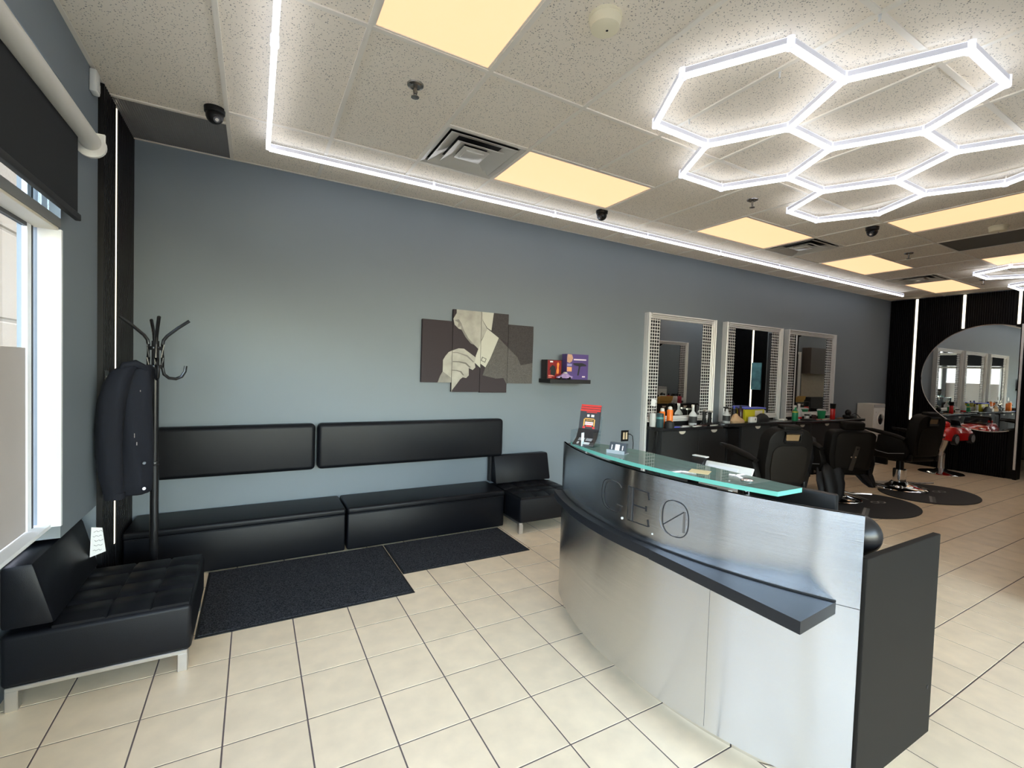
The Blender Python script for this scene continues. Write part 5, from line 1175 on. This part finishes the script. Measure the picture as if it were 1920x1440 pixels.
# chair mats
m_matr = mat('black_rubber', (0.025, 0.024, 0.023), 0.6, noise=0.1, nscale=50)
def chair_mat(lab, cx, cy):
    t = thing('chair_mat', lab, 'mat', (cx, cy, 0), 0, 'black anti-fatigue chair mats')
    poly = []
    for i in range(56):
        a = 2 * PI * i / 56; x, y = 0.715 * math.cos(a), 0.50 * math.sin(a)
        if math.hypot(x + 0.05, y - 0.40) < 0.30 and y > 0.1:
            dx, dy = x + 0.05, y - 0.40; continue
        poly.append((x, y))
    k = next((i for i in range(len(poly)) if math.hypot(poly[i][0] - poly[i - 1][0], poly[i][1] - poly[i - 1][1]) > 0.25), 0)
    a_, b_ = poly[k - 1], poly[k]; notch = []
    a0 = math.atan2(a_[1] - 0.40, a_[0] + 0.05); a1 = math.atan2(b_[1] - 0.40, b_[0] + 0.05)
    if a1 > a0: a1 -= 2 * PI
    for i in range(1, 14): an = a0 + (a1 - a0) * i / 14; notch.append((-0.05 + 0.30 * math.cos(an), 0.40 + 0.30 * math.sin(an)))
    poly = poly[:k] + notch + poly[k:]
    obj('rubber_sheet', prism(B(), poly, 0.0, 0.011, 'z', bev=0.004), m_matr, t, smooth=0)
    pm = mat('mat_print', (0.28, 0.27, 0.25), 0.7)
    s = B()
    for rz, L in ((0.18, 0.42), (-0.12, 0.42)):
        M = Matrix.Translation((0.28, 0.10, 0)) @ Matrix.Rotation(1.15 + rz, 4, 'Z'); bx(s, -0.02, L, -0.010, 0.010, 0.0108, 0.0116, M=M)
    for x, y in ((0.21, -0.02), (0.30, -0.05)):
        tube(s, [(x + 0.05 * math.cos(a), y + 0.035 * math.sin(a), 0.0112) for a in [2 * PI * q_ / 16 for q_ in range(17)]], 0.008, 4, flat=0.1)
    obj('printed_scissors', s, pm, t, smooth=0)
    c2 = B(); M = Matrix.Translation((-0.38, -0.16, 0)) @ Matrix.Rotation(0.35, 4, 'Z'); bx(c2, -0.20, 0.20, -0.012, 0.014, 0.0108, 0.0116, M=M)
    for i in range(14): bx(c2, -0.19 + i * 0.028, -0.18 + i * 0.028, -0.045, -0.012, 0.0108, 0.0116, M=M)
    obj('printed_comb', c2, pm, t, smooth=0)
chair_mat('black chair mat under the barber chair nearest the desk', 4.95, 2.72); chair_mat('black chair mat with scissors print under the caped chair', 6.47, 2.72); chair_mat('black chair mat with scissors print under the right barber chair', 7.98, 2.63)

# ================================================================== FAR END
for lab, z0 in (('white front-loading machine, lower of the stacked pair in the corner', 0.0), ('white front-loading machine, upper of the stacked pair in the corner', 0.551)):
    t = thing('washing_machine', lab, 'washing machine', (9.725, 4.07, z0), 0, 'stacked white machines')
    obj('cabinet', bx(B(), -0.205, 0.205, -0.12, 0.135, 0.0, 0.545, 0.006, 1), mat('appliance_white', (0.66, 0.62, 0.55), 0.4), t)
    obj('front_panel', bx(B(), -0.195, 0.20, -0.128, -0.1205, 0.01, 0.475, 0.004, 1), m_white, t)
    obj('control_strip', bx(B(), -0.195, 0.20, -0.130, -0.1205, 0.482, 0.54, 0.004, 1), mat('control_grey', (0.42, 0.42, 0.42), 0.4), t)
    d_ = obj('door_ring', lathe(B(), [(0.12, 0.0), (0.125, 0.008), (0.105, 0.014), (0.10, 0.01)], n=32), m_white, t); d_.location = (0.03, -0.1285, 0.27); d_.rotation_euler = (PI / 2, 0, 0)
    g_ = obj('door_glass', lathe(B(), [(0.10, 0.004), (0.09, 0.012), (0.03, 0.018)], n=28), mat('smoked_glass', (0.015, 0.015, 0.017), 0.08), d_)
    obj('button', cyl(B(), (-0.13, -0.1285, 0.40), (-0.13, -0.133, 0.40), 0.012, n=12), m_satin, t); obj('button', cyl(B(), (-0.13, -0.1285, 0.35), (-0.13, -0.133, 0.35), 0.012, n=12), m_paper, t)
# round mirror, cut at the wall end
poly = [(y, z) for y, z in [(2.80 + 0.88 * math.cos(a), 1.61 + 0.88 * math.sin(a)) for a in [2 * PI * i / 72 for i in range(72)]]]
poly = clip(poly, 2.47, 4.0, 0.5, 2.6)
t = thing('round_mirror', 'large round mirror on the black far wall cut off by the wall end', 'mirror', (XR - 0.03, 2.95, 0.73))
obj('mirror_glass', prism(B(), poly, XR - 0.0335, XR - 0.0285, 'x'), m_mirror, t, world=True, smooth=0)
rim = [(XR - 0.032, 2.80 + 0.883 * math.cos(a), 1.61 + 0.883 * math.sin(a)) for a in [math.radians(d) for d in range(-112, 113, 4)] if 2.80 + 0.883 * math.cos(a) > 2.47]
obj('rim', tube(B(), rim, 0.006, 6), m_satin, t, world=True)
# toy car chair
t = thing('car_chair', 'red sports car child barber seat on a chrome base before the round mirror', 'barber chair', (9.93, 3.09, 0), facing(1.0, -0.06))
cb0 = lathe(B(), [(0.288, 0.0), (0.295, 0.008), (0.28, 0.02), (0.10, 0.05), (0.055, 0.08)], (-0.08, 0.12, 0), n=40); obj('base', cb0, m_chrome, t)
obj('column', cyl(B(), (-0.08, 0.12, 0.07), (-0.08, 0.12, 0.33), 0.045, n=24), m_satin, t)
obj('yoke', tube(B(), [(-0.08, 0.12, 0.31), (-0.09, 0.09, 0.36), (-0.03, 0.05, 0.50), (0.0, 0.02, 0.60)], [0.05, 0.045, 0.04, 0.04], 10), m_satin, t)
cw = 0.22
def carsec(y, w, z0, z1, zs):   # cross-section of the body at length y
    return [(-w, y, z0), (w, y, z0), (w * 1.02, y, zs), (w * 0.86, y, z1), (w * 0.3, y, z1 + 0.015), (-w * 0.3, y, z1 + 0.015), (-w * 0.86, y, z1), (-w * 1.02, y, zs)]
secs = [(-0.44, 0.17, 0.53, 0.64, 0.60), (-0.40, 0.205, 0.51, 0.69, 0.63), (-0.25, 0.225, 0.50, 0.725, 0.65), (-0.05, 0.205, 0.50, 0.705, 0.64), (0.12, 0.205, 0.50, 0.70, 0.63), (0.28, 0.225, 0.50, 0.69, 0.63), (0.42, 0.20, 0.52, 0.64, 0.60), (0.48, 0.15, 0.54, 0.60, 0.58)]
cb_ = obj('body', loft(B(), [carsec(*s) for s in secs]), m_red, t, smooth=50)
obj('cockpit', bx(B(), -0.15, 0.15, -0.22, 0.12, 0.69, 0.735, 0.015, 2), m_blackpl, t); obj('seat_back', bx(B(), -0.14, 0.14, -0.28, -0.20, 0.70, 0.84, 0.03, 3), m_leather2, t)
obj('windscreen', prism(B(), [(0.10, 0.715), (0.115, 0.715), (0.03, 0.82), (0.02, 0.82)], -0.15, 0.15, 'x', bev=0.002), mat('tinted_screen', (0.02, 0.02, 0.025), 0.1), t)
for sx in (-1, 1):
    obj('roll_hoop', sph(B(), (sx * 0.10, -0.27, 0.75), 0.06, (0.8, 1.4, 1), 14), m_red, t)
    obj('head_light', sph(B(), (sx * 0.14, 0.38, 0.655), 0.035, (1, 1.3, 0.5), 12), m_chrome, cb_); obj('vent', bx(B(), sx * 0.12 - 0.035, sx * 0.12 + 0.035, -0.452, -0.42, 0.545, 0.575, 0.004, 1), m_blackpl, cb_)
    for y in (-0.27, 0.27):
        wv = obj('wheel', cyl(B(), (sx * 0.185, y, 0.53), (sx * 0.245, y, 0.53), 0.085, n=22), m_blackpl, t); obj('wheel_rim', cyl(B(), (sx * 0.2455, y, 0.53), (sx * 0.2485, y, 0.53), 0.062, n=18), mat('rim_grey', (0.45, 0.45, 0.46), 0.3, 0.5), wv)

for ch in t.children:
    if ch.name.split('.')[0] not in ('base', 'column', 'yoke'): ch.location.z += 0.09
# ---- things only seen in the mirrors
salon_mirror('silver mirror seen reflected inside the first salon mirror', 8.25, 1.25, YF + 0.082, PI, 2.256)
cabinet('dark cabinet seen reflected inside the first salon mirror', 7.6, 8.95, YF + 0.085, YF + 0.31, 0.815, [0.06], flip=True)
worktop('black worktop seen reflected inside the first salon mirror', 7.55, 9.0, 0.816, 0.851, yb=YF + 0.32, yf=YF + 0.082)
t = thing('cardboard_box', 'open yellow cardboard box reflected in the first salon mirror', 'box', (7.95, YF + 0.2, 0.8515))
obj('carton', bx(B(), -0.2, 0.2, -0.08, 0.08, 0, 0.13), mat('yellow_card', (0.50, 0.30, 0.08), 0.7), t, smooth=0); obj('flap', bx(B(), -0.2, 0.2, 0.08, 0.09, 0.08, 0.19, M=Matrix.Rotation(-0.2, 4, 'X')), MATS['yellow_card'], t, smooth=0)
for lab, x, m in (('white bottle reflected beside the yellow box', 8.25, m_white), ('second white bottle reflected beside the yellow box', 8.36, m_white), ('pink bottle reflected at the end of the worktop', 8.5, mat('pink', (0.5, 0.05, 0.08), 0.4))): bottle('product_bottle', lab, 'bottle', x, YF + 0.2, 0.8515, can(0.16, 0.045), m, [(0.018, 0.16), (0.018, 0.20)], m_blackpl)
t = thing('wave_picture', 'blue and white swirled canvas reflected in the second salon mirror', 'picture', (XR - 0.035, 1.5, 1.2))
obj('canvas', bx(B(), XR - 0.06, XR - 0.0285, 1.40, 1.64, 1.20, 1.85), mat('blue_swirl', (0.14, 0.38, 0.46), 0.6, noise=0.9, nscale=6), t, world=True, smooth=0)
t = thing('kitchen_cabinet', 'brown wall cupboards over pale boards, reflected in the third salon mirror', 'cabinet', (6.6, YF + 0.15, 0))
obj('wall_cupboard', bx(B(), 5.8, 7.45, YF + 0.003, YF + 0.25, 1.65, 2.39), mat('dark_brown_wood', (0.06, 0.045, 0.035), 0.5, noise=0.2), t, world=True, smooth=0)
obj('splashback', bx(B(), 5.8, 7.45, YF + 0.003, YF + 0.02, 0.98, 1.65), mat('pale_wood', (0.40, 0.33, 0.24), 0.5, noise=0.2), t, world=True, smooth=0)
obj('base_cupboard', bx(B(), 5.8, 7.45, YF + 0.003, YF + 0.3, 0.0, 0.98), m_blackmat, t, world=True, smooth=0)
